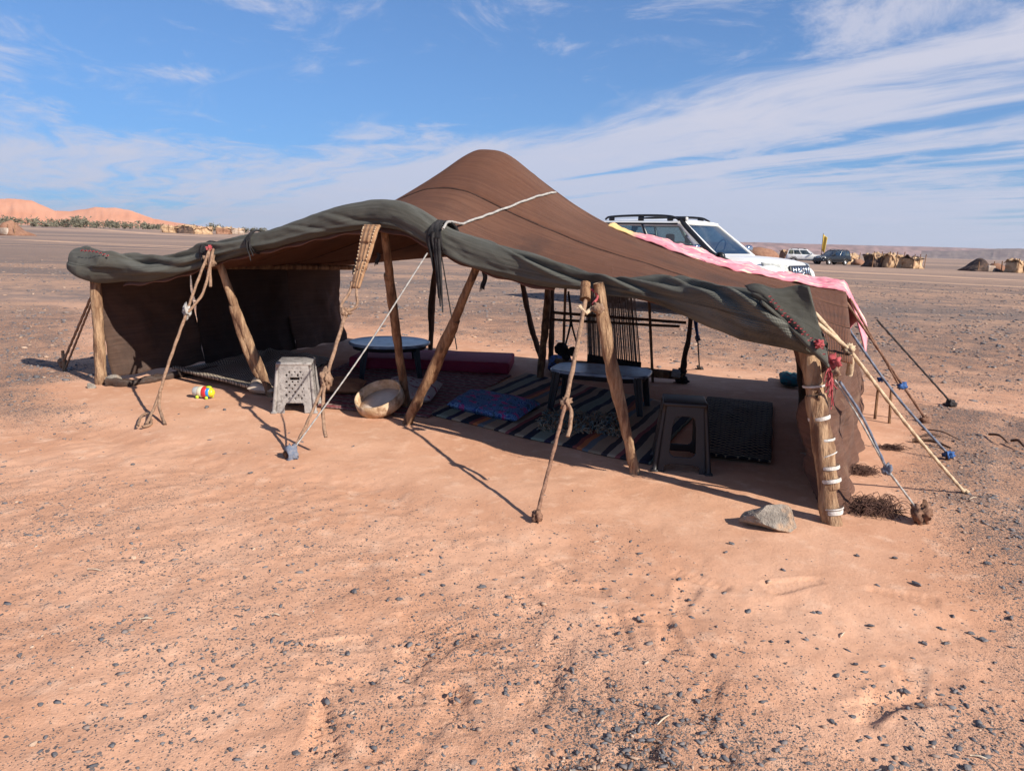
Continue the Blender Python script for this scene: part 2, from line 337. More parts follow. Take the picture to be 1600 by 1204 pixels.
def ground_material():
    Mt = bpy.data.materials.new('desert_ground'); Mt.use_nodes = True; t = NT(Mt.node_tree); b = t.n['Principled BSDF']
    tc = t.add('ShaderNodeTexCoord'); P = tc.outputs['Object']
    at = t.add('ShaderNodeAttribute', attribute_name='gravel'); g = at.outputs['Fac']
    sp = t.add('ShaderNodeSeparateXYZ'); t.l.new(P, sp.inputs[0])
    n1 = t.noise(P, 1.1, 6, .62); n2 = t.noise(P, 7., 6, .65); n3 = t.noise(P, 55., 4, .7)
    sand = t.mix(t.mrange(n1, .35, .65), (.52, .272, .165), (.625, .357, .230))
    sand = t.mix(t.mrange(n2, .5, .75), sand, (.67, .415, .28))
    sand = t.mix(t.math('MULTIPLY', t.mrange(n3, .48, .75), t.mrange(g, 0., .6, .35, .8)), sand, (.36, .18, .10))
    sand = t.mix(t.mrange(g, .1, .9, 0., .5), sand, (.36, .205, .13))
    # stones too small to build: specks
    vo = t.add('ShaderNodeTexVoronoi'); t.l.new(P, vo.inputs['Vector']); vo.inputs['Scale'].default_value = 75.
    vs = t.add('ShaderNodeSeparateColor'); t.l.new(vo.outputs['Color'], vs.inputs[0])
    clump = t.noise(P, 2.6, 5, .65)
    cover = t.math('MULTIPLY', g, t.mrange(clump, .3, .68, .15, 1.25))
    speck = t.math('MULTIPLY', t.math('LESS_THAN', vs.outputs[0], t.math('MULTIPLY', cover, .22)), t.math('LESS_THAN', vo.outputs['Distance'], .55))
    vo2 = t.add('ShaderNodeTexVoronoi'); t.l.new(P, vo2.inputs['Vector']); vo2.inputs['Scale'].default_value = 210.
    vs2 = t.add('ShaderNodeSeparateColor'); t.l.new(vo2.outputs['Color'], vs2.inputs[0])
    speck2 = t.math('LESS_THAN', vs2.outputs[1], t.math('MULTIPLY', cover, .52))
    sp_all = t.math('MAXIMUM', speck, speck2)
    stone = t.mix(vs.outputs[2], (.085, .075, .073), (.19, .155, .14))
    near = t.mix(sp_all, sand, stone)
    # far plain: stony streaks and bare sand ribbons
    wv = t.vec(t.math('MULTIPLY', sp.outputs[0], .25), sp.outputs[1])
    f1 = t.noise(wv, .16, 6, .6); f2 = t.noise(P, 1.4, 6, .7)
    far = t.mix(t.mrange(t.math('ADD', t.math('MULTIPLY', f1, .62), t.math('MULTIPLY', f2, .38)), .40, .56), (.50, .305, .205), (.23, .172, .145))
    f3 = t.noise(wv, .02, 5, .6)
    far2 = t.mix(t.mrange(f3, .40, .60), (.225, .168, .142), (.39, .265, .197))
    ln = t.add('ShaderNodeVectorMath', operation='LENGTH'); t.l.new(P, ln.inputs[0]); r = ln.outputs['Value']
    far = t.mix(t.mrange(r, 22, 60), far, far2)
    for (a, c, w) in TRACKS:
        d = c-a; L = math.hypot(d[0], d[1]); nx, ny = -d[1]/L, d[0]/L
        dist = t.math('ABSOLUTE', t.math('ADD', t.math('ADD', t.math('MULTIPLY', sp.outputs[0], float(nx)), t.math('MULTIPLY', sp.outputs[1], float(ny))), float(-(a[0]*nx+a[1]*ny))))
        dist = t.math('ADD', dist, t.math('MULTIPLY', t.math('SUBTRACT', t.noise(P, .12, 4), .5), w*2.2))
        far = t.mix(t.mrange(dist, w*.35, w, .85, 0.), far, (.58, .37, .25))
    col = t.mix(t.mrange(t.math('ADD', r, t.math('MULTIPLY', n1, 5.)), 15., 22.), near, far)
    t.put(b.inputs['Base Color'], col); b.inputs['Roughness'].default_value = .95; b.inputs['Specular IOR Level'].default_value = .1
    bp = t.add('ShaderNodeBump'); bp.inputs['Strength'].default_value = .8; bp.inputs['Distance'].default_value = .012
    hh = t.math('ADD', t.math('ADD', t.math('MULTIPLY', n3, .7), t.math('MULTIPLY', t.noise(P, 190., 3), .3)), t.math('MULTIPLY', sp_all, .5))
    hh = t.math('MULTIPLY', t.math('ADD', hh, t.math('MULTIPLY', n2, 1.0)), t.mrange(g, 0., .45, .42, 1.))
    t.l.new(hh, bp.inputs['Height']); t.l.new(bp.outputs[0], b.inputs['Normal'])
    return Mt
TRACKS = [(gnd(1275, 424, -.6), gnd(1600, 442, -.6), .8), (gnd(1345, 455, -.2), gnd(1600, 470, -.2), .5), (gnd(130, 361), gnd(420, 374), 3.),
          (gnd(0, 373), gnd(300, 386), 1.2), (gnd(600, 400), gnd(900, 409), .8)]
gme = mkmesh('ground', gv, gridfaces(len(GX), len(GY)), ground_material())
ga = gme.attributes.new('gravel', 'FLOAT', 'POINT'); ga.data.foreach_set('value', gravel(gx, gy).ravel().astype(np.float32))
tag(obj('ground', gme), kind='structure')
# dunes and mesas far off
def ridge(name, us, tops, dist, depth, mat, seed, rough, flat=False, zb=4.):
    us = np.asarray(us, float); tops = np.asarray(tops, float); n = 260
    uu = np.linspace(us[0], us[-1], n); tt = np.interp(uu, us, tops)
    cx = np.array([dep(u, v, dist) for u, v in zip(uu, tt)]); k = 26; V = []
    for j, f in enumerate(np.linspace(-1, 1, k)):
        pr = (1-abs(f))**(.55 if flat else 1.15)
        if flat: pr = np.clip((1-abs(f))*2.2, 0, 1)**1.6
        h = np.maximum(cx[:, 2]+zb, 0)*pr
        h = h*(1+rough*fbm(uu*.05*3+seed, np.full(n, f*4.+9), seed, 4)*(1-pr*.98))
        V.append(np.stack([cx[:, 0]*(1+f*depth/dist), cx[:, 1]+f*depth+0*h, h-zb], -1))
    V = np.array(V).reshape(-1, 3); o = obj(name, mkmesh(name, V, gridfaces(k, n), mat)); return tag(o, kind='structure')
M['dune'] = material('dune_sand', (.61, .262, .142), (.66, .31, .18), .004, .95, 0)
M['mesa'] = material('mesa_rock', (.17, .10, .085), (.33, .19, .16), .012, .95, 0, stretch=(1, 1, 3), c3=(.2, .11, .09), n3=.006)
ridge('sand_dunes', [-420,-300,-200,-100,-40,20,50,85,110,130,150,165,180,205,240,280,320,360,430], [318,310,318,306,311,308.5,312,328,329,326,322,323.5,323.2,328,341,348,354,358,363], 2600, 700, M['dune'], 3, .35)
ridge('mesa_hills', [900,1000,1100,1180,1240,1300,1380,1450,1500,1560,1620,1750,1900], [374,376,378,378.5,380.5,382,384,385.5,387,389,390,393,396], 7500, 900, M['mesa'], 5, .5, True, 110.)
ridge('low_hills', [1440,1490,1530,1560,1590,1620,1660,1800], [391,391,390,387.5,387,388.5,391,396], 3800, 300, material('dark_hill_rock', (.14, .1, .095), (.2, .15, .13), .02, .95), 8, .3, False, 60.)
# ------------------------------------------------------------------ tent
BOW = .25
def bow(s): return BOW*np.sin(np.pi*np.clip(s, 0, 1))
def fp(u, v, off=0.):
    """point of pixel on the (slightly bowed) upright sheet of the tent's front edge, off metres towards outside"""
    s = .5
    for _ in range(8):
        p = onplane(u, v, FL+nb*(bow(s)-off), nb); s = np.dot(p-FL, e1)/L1
    return p
ROLLPX = [(112,388,424),(135,380,443),(180,390,444),(230,398,440),(280,394,430),(330,380,412),(380,368,398),(430,356,388),(500,330,370),(550,316,361),(590,309,357),(630,312,362),(665,330,380),(700,355,400),(750,372,420),(800,388,436),(860,403,450),(930,422,459),(985,431,470),(1040,437,486),(1090,438,505),(1140,436,522),(1190,440,540),(1235,446,553),(1265,455,560),(1294,532,570)]
rt = np.array([fp(u, a) for u, a, b in ROLLPX]); rb = np.array([fp(u, b) for u, a, b in ROLLPX])
rs = (rt-FL)@e1/L1; RCz = (rt[:, 2]+rb[:, 2])/2; RHh = (rt[:, 2]-rb[:, 2])/2
def rollz(s): return np.interp(s, rs, RCz)
def rollh(s): return np.interp(s, rs, RHh)
def smooth1(f, s, w=.02): return sum(f(s+d*w) for d in (-1, -.5, 0, .5, 1))/5
DEPTH = 3.55
BLr = BL-nb*.15; BRr = BR-nb*.15-e1*.22
def front_h(s): return smooth1(lambda q: rollz(q)-.5*rollh(q), s)
def back_h(s): return 1.06+.06*s+.22*np.sin(np.pi*s)**1.1
def left_h(t): return (1-t)*front_h(0.)+t*back_h(0.)+.03*np.sin(np.pi*t)
def right_h(t): return (1-t)*front_h(1.)+t*back_h(1.)+.02*np.sin(np.pi*t)
PK = (.515, .50)
def roofP(s, t):
    s = np.asarray(s, float); t = np.asarray(t, float)
    X = []
    for k in (0, 1):
        X.append((1-t)*(FL[k]+E1[k]*s+nb[k]*bow(s))+t*(BLr[k]+(BRr-BLr)[k]*s-nb[k]*.28*np.sin(np.pi*s)))
    c00, c10, c01, c11 = front_h(0.), front_h(1.), back_h(0.), back_h(1.)
    z = (1-t)*front_h(s)+t*back_h(s)+(1-s)*left_h(t)+s*right_h(t)-((1-s)*(1-t)*c00+s*(1-t)*c10+(1-s)*t*c01+s*t*c11)
    dx = (s-PK[0])*L1; dy = (t-PK[1])*DEPTH
    dx = dx*np.where(dx < 0, 1.3, .86); rho = np.sqrt((np.maximum(np.abs(dx)-.07, 0))**2+(dy*1.05)**2); r0 = .22
    f = np.exp(-.92*(np.sqrt(rho**2+r0**2)-r0))*(1-np.abs(2*s-1)**2.0)*(1-np.abs(2*t-1)**2.4)
    z = z+PKA*f
    z = z+.022*fbm(s*9, t*5, 51, 4)*np.clip(t*(1-t)*8, 0, 1)
    return np.array([X[0], X[1], z])
PKA = 0.; PKA = 2.27-float(roofP(*PK)[2])
tent = thing('nomad_tent', ((FL+FR+BR+BL)/4*np.array([1, 1, 0])), 'low brown woven wool nomad tent with rolled grey-green front flap on crooked poles', 'tent')
SEAMS = [0, .27, .52, .76, 1.]
for k in range(4):
    t0, t1 = SEAMS[k], SEAMS[k+1]
    def fn(u, v): 
        t = t0+(t1-t0)*v; P = roofP(u, t); ed = np.minimum(v, 1-v)
        return P[0], P[1], P[2]+.003*k % .004-.012*np.exp(-(ed*(t1-t0)*DEPTH/.035)**2)
    V, Fc, U = grid(fn, 170, 34); U = U*np.array([L1, (t1-t0)*DEPTH])+np.array([k*1.7, t0*DEPTH])
    part(tent, 'roof_strip', V, Fc, M['roof'], U, thick=.006)
M['seam'] = material('dark_seam_stitching', (.045, .022, .016), (.08, .04, .028), 60., .95, .3, 200.)
for t in SEAMS[1:-1]:
    P = np.array([roofP(s, t) for s in np.linspace(.0, 1, 90)])+np.array([0, 0, .004-.012])
    V, Fc, U = tube(P, .009, 200, 6, jit=.7); part(tent, 'seam', V, Fc, M['seam'], U)
# rolled front flap
def roll_mesh(s0, s1, ns, nth):
    s = np.linspace(s0, s1, ns); th = np.linspace(0, 2*np.pi, nth, endpoint=False)
    cz = smooth1(rollz, s, .012); hh = smooth1(rollh, s, .012)
    base = FL[None]+E1[None]*s[:, None]+nb[None]*bow(s)[:, None]
    Sg, Th = np.meshgrid(s, th, indexing='ij')
    a = .93*hh[:, None]; dpt = np.clip(.75*hh, .07, .16)[:, None]
    endL = 1-sstep(Sg, .02, .24); endR = sstep(Sg, .66, .82)
    # folds: soft creases winding round the roll, strong where the cloth is bunched at both ends
    x = Sg*L1
    f1 = 1-np.abs(np.sin(.5*(Th*1.0+x*3.1+1.2*fbm(x*.8, Th*.5+3, 61, 2)*2)))*2
    f2 = 1-np.abs(np.sin(.5*(Th*2.0-x*5.2+.7+1.5*fbm(x*1.1, Th*.4, 63, 2)*2)))*2
    f3 = 1-np.abs(np.sin(.5*(Th*1.0-x*7.5+2.2+1.5*fbm(x*1.3, Th*.5, 67, 2))))*2
    amp = .006+.030*endL+.026*endR
    d = amp*(.55*f1+.5*f2*np.maximum(endL, endR)+.45*f3*np.maximum(endL, endR))
    d = d+.012*fbm(x*2.2, np.cos(Th)*1.2+5, 71, 4)+.010*fbm(x*5, np.sin(Th)*1.5+9, 73, 3)
    rc = np.random.default_rng(19)
    for (xa, xb, nf, A0) in ((.02*L1, .24*L1, 7, .042), (.70*L1, .985*L1, 9, .042), (.25*L1, .68*L1, 6, .010)):
        for k in range(nf):
            x0 = xa+(xb-xa)*(k+rc.random())/nf; t0 = rc.uniform(-1.3, 1.3); sl = -rc.uniform(.8, 3.2); w = rc.uniform(.026, .06); ln = rc.uniform(.25, .55)
            ph = np.angle(np.exp(1j*(Th-t0-sl*(x-x0)-2.*(x-x0)**2)))*.14; e = np.exp(-((x-x0)/ln)**2)
            d = d+A0*rc.uniform(.5, 1.1)*e*(np.exp(-(ph/w)**2)-.8*np.exp(-((ph-w*1.5)/(w*.6))**2))
    lip = .014*np.exp(-((np.angle(np.exp(1j*(Th-5.75-.25*np.sin(x*1.3)))))/.16)**2)
    d = d+lip*(1-.6*np.maximum(endL, endR))
    # end taper
    tap = np.clip(np.minimum((Sg-s0)/.012, (s1-Sg)/.012), .12, 1)**.5
    ca, sa = np.cos(Th), np.sin(Th)
    sg = lambda c, p: np.sign(c)*np.abs(c)**p
    flat = .9
    off = -(dpt+d)*sg(ca, flat)*tap; zz = (a+d*.8)*sg(sa, flat)*tap
    V = base[:, None, :]+off[..., None]*(-nb[None, None, :])*-1+np.stack([0*zz, 0*zz, cz[:, None]+zz], -1)
    Fc = gridfaces(ns, nth, True).tolist(); Fc.append(list(range(nth))[::-1]); Fc.append([(ns-1)*nth+i for i in range(nth)])
    U = np.stack([x.ravel(), (Th/(2*np.pi)*.8).ravel()], -1)
    return V.reshape(-1, 3), Fc, U
V, Fc, U = roll_mesh(rs[0], rs[-1], 620, 96)
flap = part(tent, 'rolled_flap', V, Fc, M['felt'], U); flap['label'] = 'grey-green felt flap rolled up along the front edge'
def fold(u, v):
    tl, tr, bl, br = fp(1165, 447, .13), fp(1264, 449, .12), fp(1196, 476, .20), fp(1297, 573, .10)
    P = [(tl[k]*(1-u)+tr[k]*u)*(1-v)+(bl[k]*(1-u)+br[k]*u)*v for k in (0, 1, 2)]
    b = .05*np.sin(np.pi*u)*np.sin(np.pi*np.clip(v*.9+.1, 0, 1))+.03*np.exp(-((v-.93)/.09)**2)+.022*fbm(u*3+2, v*3, 44, 3)+.02*np.sin(u*6.+v*3)
    return P[0]-nb[0]*b, P[1]-nb[1]*b, P[2]+.012*np.sin(u*9)*(1-v)
V, Fc, U = grid(fold, 40, 30); part(flap, 'folded_corner', V, Fc, M['felt'], U*.45, thick=.016)
# brown hem showing below the roll
def hem(u, v):
    s = .06+.66*u; P = roofP(s, 0*s); b = smooth1(rollz, s)-smooth1(rollh, s)
    return P[0]+nb[0]*(.05-.05*v), P[1]+nb[1]*(.05-.05*v), b+.03-.05*v+.008*np.sin(u*90)*v
V, Fc, U = grid(hem, 160, 5); part(tent, 'hem', V, Fc, M['hem'], U*np.array([L1, .1]), thick=.006)
# side walls
def wall_fn(A, B, topf, bulge, seed, t0, t1, lift=0., foldn=5.):
    d = (B-A)/np.linalg.norm(B-A); o = np.array([d[1], -d[0], 0])
    def fn(u, v):
        t = t0+(t1-t0)*u; top = topf(t); bot = A[:, None, None]+(B-A)[:, None, None]*t
        w = v; prof = bulge*np.sin(np.pi*np.clip(w, 0, 1))+.02*np.sin(t*foldn*6.28+seed)*w+.10*fbm(t*9+seed, w*2.2, seed, 4)*np.clip(w*3, 0, 1)
        zb = gz(bot[0], bot[1])+lift+.02*fbm(t*14, 0*t, seed+3, 2)-.01
        return (top[0]*(1-w)+bot[0]*w+o[0]*prof, top[1]*(1-w)+bot[1]*w+o[1]*prof, top[2]*(1-w)+zb*w)
    return fn
WL = np.linalg.norm(BL-FL)
FLw = FL+nb*.12+e1*.04
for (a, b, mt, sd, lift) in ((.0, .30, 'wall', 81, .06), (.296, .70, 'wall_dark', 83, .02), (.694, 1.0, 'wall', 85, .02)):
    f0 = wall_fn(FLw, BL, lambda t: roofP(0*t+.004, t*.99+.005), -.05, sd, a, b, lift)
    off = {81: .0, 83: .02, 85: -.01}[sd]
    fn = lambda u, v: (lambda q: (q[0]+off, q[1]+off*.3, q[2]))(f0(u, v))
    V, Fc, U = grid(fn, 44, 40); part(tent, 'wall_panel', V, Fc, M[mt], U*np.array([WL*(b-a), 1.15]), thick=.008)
WR = np.linalg.norm(BR-FR)+.3
wb = resample([gnd(1264, 768), gnd(1290, 800), gnd(1322, 790), gnd(1338, 715), gnd(1345, 650), gnd(1337, 612)], 90)
wt = resample([roofP(.95, .03), roofP(.97, .015), roofP(.985, .05), roofP(.992, .3), roofP(.995, .65), roofP(.996, .985)], 90)
def fn(u, v):
    i = np.clip((u*89).round().astype(int), 0, 89); a, b = wt[i], wb[i]; w = v**1.0
    P = a*(1-w[..., None])+b*w[..., None]; q = .13*fbm(u*9, v*3.5, 95, 4)*np.clip(v*3, 0, 1)+.03*np.sin(u*23+v*2)*v
    return P[..., 0]+q*e1[0]-.5*q*nb[0], P[..., 1]+q*e1[1]-.5*q*nb[1], np.maximum(P[..., 2], -.01)+.012*fbm(u*20, v*0, 97, 2)*v
V, Fc, U = grid(fn, 90, 50)
part(tent, 'wall_panel', V, Fc, M['wall_right'], U*np.array([WR, 1.2]), thick=.008)
sk = [gnd(u, v) for u, v in ((168, 602), (200, 602), (240, 596), (285, 588), (340, 576))]; sk = [p+np.array([0, 0, float(gz(p[0], p[1]))+.02]) for p in sk]
V, Fc, U = tube(sk, [.05, .045, .04, .035, .02], 60, 14, jit=1.1, seed=6); part(tent, 'trailing_hem', V, Fc, M['wall'], U)
# poles
def polepx(base, top, mids, r, mat, name='tent_pole', seed=1, par=None, jit=.22, sink=.05):
    d = top-base; nrm = np.cross(d, np.array([1., 0, 0])); pts = [base-np.array([0, 0, sink])]+[onplane(u, v, base, nrm) for u, v in mids]+[top]
    V, Fc, U = tube(pts, r, 90, 18, jit=jit*1.5, seed=seed); return part(par or tent, name, V, Fc, M[mat], U)
polepx(gnd(158, 600), fp(149, 440), [(154, 520)], [.052, .047, .045], 'wood_pale', seed=2)
polepx(gnd(427, 618), fp(338, 398, -.03), [(366, 480), (385, 545), (405, 585)], [.038, .036, .034], 'wood_pale', seed=3)
polepx(gnd(637, 638), fp(600, 352, -.06), [(607, 430), (620, 530)], [.036, .033, .031], 'wood', seed=4)
polepx(gnd(631, 662), fp(745, 415, -.08), [(712, 500), (672, 595)], [.040, .035, .028], 'wood', seed=5)
polepx(gnd(996, 740), fp(934, 442, .13), [(940, 490), (951, 560), (968, 635), (985, 700)], [.032, .034, .031, .027, .029], 'wood_pale', seed=6, jit=.3)
corner = polepx(gnd(1303, 818), fp(1262, 540, .0), [(1274, 620), (1288, 690), (1298, 760)], [.050, .049, .044, .048], 'wood_pale', seed=7)
UPZ0 = np.array([0, 0, .05])
for f, w in ((.12, .03), (.14, .012), (.30, .024), (.36, .014), (.43, .012), (.52, .008), (.63, .02), (.80, .008)):
    base = gnd(1303, 818); pts = [base-UPZ0]+[onplane(u, v, base, np.cross(fp(1262, 540)-base, [1., 0, 0])) for u, v in ((1298, 760), (1288, 690), (1274, 620))]+[fp(1262, 540)]
    P = resample(pts, 60); c = P[int(f*59)]; ax = P[min(int(f*59)+2, 59)]-P[max(int(f*59)-2, 0)]; ax /= np.linalg.norm(ax)
    V, Fc, U = tube([c-ax*w/2+e1*.0, c+ax*w/2+UPZ0*.12*math.sin(f*40)], [.057, .059, .057], 6, 18, jit=.10, seed=int(f*100)); part(corner, 'tape_band', V+np.array([0, 0, .0]), Fc, M['white_tape'], U)
# poles along the back edge and inside
def backpt(u, v=None):
    s = .5
    lo, hi = 0., 1.
    for _ in range(30):
        s = (lo+hi)/2; p = roofP(s, 1.)
        q = RC.T@(p-CP); uu = 800+F*q[0]/-q[2]
        if uu < u: lo = s
        else: hi = s
    return roofP(s, 1.)
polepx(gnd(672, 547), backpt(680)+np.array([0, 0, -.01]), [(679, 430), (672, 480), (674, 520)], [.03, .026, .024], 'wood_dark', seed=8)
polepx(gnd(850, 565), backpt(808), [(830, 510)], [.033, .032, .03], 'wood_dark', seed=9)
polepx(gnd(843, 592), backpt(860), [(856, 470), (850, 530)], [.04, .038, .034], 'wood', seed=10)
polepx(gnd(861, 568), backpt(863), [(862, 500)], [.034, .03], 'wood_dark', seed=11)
polepx(gnd(1254, 655), roofP(.93, .62)-np.array([0, 0, .01]), [(1254, 600)], [.04, .036], 'wood_dark', seed=12)
# horizontal beam under the roof on the left
p0, p1 = roofP(.05, .12)-np.array([0, 0, .10]), roofP(.06, .97)-np.array([0, 0, .06])
b0 = fp(255, 414, -.35); b1 = p1
V, Fc, U = tube([b0, (b0+b1)/2-np.array([0, 0, .0]), b1], [.036, .034, .03], 40, 12, jit=.2, seed=14); part(tent, 'beam', V, Fc, M['wood'], U)
# ridge pole inside the peak carried by two props
r0_, r1_ = roofP(.46, .5)-np.array([0, 0, .05]), roofP(.54, .5)-np.array([0, 0, .05])
V, Fc, U = tube([r0_, r1_], [.04, .04], 8, 10); part(tent, 'ridge_beam', V, Fc, M['wood'], U)
# ---- guy ropes
def knot(c, r, seed=1, sq=1.): 
    V, Fc = lump(2, r, r, r*sq, .35, seed, 2.6); return V+c
def guy(pts, r, mat, name='guy_rope', **k):
    V, Fc, U = rope(pts, r, **k); return part(tent, name, V, Fc, M[mat], U)
def addknot(par, c, r, mat, name='knot', sq=1.):
    V, Fc = lump(3, r, r, r*sq, .75, int(abs(c[0]*100)) % 50, 3.6); return part(par, name, V+c, Fc, M[mat])
def pxline(A, B, uvs):
    d = B-A; nrm = np.cross(d, np.array([1., 0, 0])); return [onplane(u, v, A, nrm) for u, v in uvs]
UPZ = np.array([0, 0, 1.])
def peg(c, lean, h, r, mat='wood_dark'):
    V, Fc, U = tube([c-np.array([0, 0, .06]), c+np.array([lean[0], lean[1], h])], [r*.8, r], 8, 9, jit=.3); return part(tent, 'peg', V, Fc, M[mat], U)
# left front rope (doubled at the top and spread at the foot)
A = gnd(240, 655)+UPZ*.0; T = fp(327, 388, .13); mids = pxline(A, T, [(292, 487), (262, 572), (250, 612)])
g = guy([mids[2], mids[1], mids[0]], .012, 'rope_tan')
guy([mids[0], *pxline(A, T, [(304, 452)]), T+e1*.01], .011, 'rope_tan'); guy([mids[0]+e1*.02, *pxline(A, T, [(318, 455)]), T+e1*.05], .011, 'rope_tan')
addknot(g, mids[0], .026, 'rope_grey', sq=1.8); addknot(g, T-UPZ*.1, .035, 'rope_tan', sq=1.5); addknot(g, T, .02, 'red_yarn')
guy([T, *pxline(A, T, [(328, 420)]), *pxline(A, T, [(329, 448)])], .012, 'rope_tan', name='rope_tail')
for q in ((228, 662), (244, 640), (257, 664)): pass
guy([mids[2], *pxline(A, T, [(243, 632)]), gnd(228, 664)], .011, 'rope_tan'); guy([mids[2], *pxline(A, T, [(249, 635)]), gnd(258, 664)], .012, 'rope_tan')
guy([gnd(215, 668)+UPZ*.01, gnd(222, 655)+UPZ*.03, gnd(232, 652)+UPZ*.03, gnd(236, 664)+UPZ*.01, gnd(222, 669)+UPZ*.01], .010, 'rope_tan', name='rope_loop')
# middle: carved toggle strap, rope and grey cord to one peg
A = gnd(456, 717); T = fp(582, 352, .16); st = pxline(A, T, [(578, 362), (568, 405), (556, 450)])
def strap(u, v):
    P = resample([T, *st], 40); i = np.clip((u*39).astype(int), 0, 39); w = np.interp(u, [0, .3, 1], [.075, .068, .035]); c = P[i]
    return c[..., 0]+(v-.5)*2*w*e1[0], c[..., 1]+(v-.5)*2*w*e1[1]-.012*np.cos((v-.5)*3), c[..., 2]+0*u
M['strap'] = weave('stitched_leather', (.32, .17, .09), (.45, .27, .15), 90., 160., bump=1.0, patch=(.2, .1, .055), pscale=18.)
V, Fc, U = grid(strap, 40, 10); g = part(tent, 'woven_strap', V, Fc, M['strap'], U*np.array([.5, .14]), thick=.02)
for q in (-1, 1):
    for k in range(15):
        c = resample([T, *st], 40)[3+k*2]; w = np.interp((3+k*2)/39, [0, .3, 1], [.075, .068, .035])
        V, Fc = ico(1); part(g, 'stud', V*.006+c+e1*(w*.78*q)-nb*.022, Fc, M['rope_cream'])
lo = pxline(A, T, [(552, 455), (541, 487), (509, 592), (480, 660)])
guy([pxline(A, T, [(553, 440)])[0]-e1*.02, lo[0]-e1*.03, *pxline(A, T, [(533, 478)]), lo[1]], .01, 'rope_tan'); guy([pxline(A, T, [(553, 440)])[0]+e1*.02, lo[0]+e1*.03, *pxline(A, T, [(557, 478)]), lo[1]], .01, 'rope_tan')
g = guy([lo[1], lo[2]], .013, 'rope_tan'); addknot(g, lo[1], .03, 'rope_tan'); addknot(g, lo[2], .034, 'rope_tan', sq=1.7)
guy([lo[2], lo[3], A+UPZ*.04], .010, 'rope_tan'); guy([lo[2], *pxline(A, T, [(505, 620), (505, 655), (509, 683)])], .012, 'rope_tan', name='rope_tail')
g2 = guy([fp(668, 395, .14), (fp(668, 395, .14)+A)/2-UPZ*.012, A+UPZ*.05], .0055, 'rope_grey', seg=7); addknot(g2, A+UPZ*.04, .04, 'rope_blue', sq=1.3)
peg(A, (-.03, -.02), .06, .022, 'wood_dark')
# right-middle rope
A = gnd(838, 815); T = fp(915, 466, .2); mm = pxline(A, T, [(884, 628), (866, 700)])
g = guy([T, *pxline(A, T, [(902, 540)]), mm[0]], .013, 'rope_tan'); addknot(g, mm[0], .028, 'rope_tan', sq=1.4)
guy([mm[0], mm[1], A+UPZ*.03], .0105, 'rope_brown'); addknot(g, A+UPZ*.03, .022, 'rope_brown', sq=1.4); peg(A, (0, .0), .04, .014)
guy([mm[0], *pxline(A, T, [(892, 640), (891, 665), (887, 682)])], .011, 'rope_tan', name='rope_tail')
for a, b in (((915, 490), (930, 478)), ((915, 490), (905, 478))): guy([*pxline(A, T, [a]), *pxline(A, T, [b])], .012, 'rope_cream')
V, Fc, U = tube([*pxline(A, T, [(914, 468)]), *pxline(A, T, [(915, 442)])], [.035, .03], 8, 10, jit=.2); part(tent, 'toggle', V, Fc, M['wood'], U)
guy([*pxline(A, T, [(914, 470), (922, 452), (934, 462), (926, 476)])], .008, 'red_yarn', name='yarn_tie')
addknot(g, pxline(A, T, [(934, 482)])[0], .03, 'rope_tan')
# right-hand ropes
def rg(u, v): return gnd(u, v)
Tc = roofP(1., .10)+np.array([.03, -.03, .10])
Tc = fp(1272, 488, .10)
A = rg(1508, 770); k1 = pxline(A, Tc, [(1326, 545)])[0]
guy([Tc, k1-e1*.01], .011, 'rope_cream'); guy([fp(1276, 505, .10), k1], .011, 'rope_cream')
g = guy([k1, (k1+A)/2-UPZ*.02, A], .010, 'rope_cream'); addknot(g, k1, .028, 'rope_cream'); addknot(g, A+UPZ*.01, .02, 'rope_cream', sq=.7)
guy([k1, *pxline(A, Tc, [(1329, 565), (1327, 585)])], .018, 'rope_cream', name='rope_tail')
T2 = fp(1302, 590, .05); A = rg(1438, 818); k2 = pxline(A, T2, [(1386, 733)])[0]
guy([T2, *pxline(A, T2, [(1340, 650)]), k2], .005, 'rope_grey'); guy([fp(1312, 596, .05), *pxline(A, T2, [(1348, 652)]), k2], .007, 'rope_blue'); g = guy([k2, A+UPZ*.05], .006, 'rope_grey')
addknot(g, k2, .018, 'rope_blue', sq=1.5); peg(A, (.01, 0), .08, .03, 'wood_dark'); addknot(g, A+UPZ*.06, .045, 'rope_brown', 'frayed_wrap', 1.2); addknot(g, T2+UPZ*.03, .03, 'rope_tan'); addknot(g, T2+UPZ*.08, .03, 'red_yarn')
wr = roofP(1., .45)-np.array([0, 0, .10]); A = rg(1481, 716)
g = guy([wr, (wr+A)/2-UPZ*.03, A+UPZ*.03], .009, 'rope_blue'); addknot(g, A+UPZ*.03, .026, 'blue'); peg(A, (0, 0), .04, .02)
wr2 = roofP(1., .72)-np.array([0, 0, .05]); A = rg(1446, 660)
g = guy([wr2, A+UPZ*.03], .011, 'rope_brown'); guy([wr2+np.array([.03, 0, .03]), pxline(A, wr2, [(1404, 600)])[0]], .009, 'rope_brown'); addknot(g, A+UPZ*.02, .04, 'rope_brown', sq=.8)
kk = pxline(A, wr2, [(1408, 603)])[0]; addknot(g, kk, .03, 'blue'); addknot(g, pxline(A, wr2, [(1378, 592)])[0], .022, 'blue')
for a, b in (((1393, 605), (1390, 662)), ((1372, 608), (1367, 655))):
    bb = rg(*b); V, Fc, U = tube([bb-UPZ*.05, onplane(*a, bb, np.array([0, 1., 0]))], [.014, .012], 10, 8, jit=.2); part(tent, 'peg', V, Fc, M['wood'], U)
A = rg(1486, 634); T = BR+np.array([.1, 0, .78]); g = guy([T, A+UPZ*.03], .009, 'rope_dark'); addknot(g, A+UPZ*.02, .045, 'rope_dark', sq=.8)
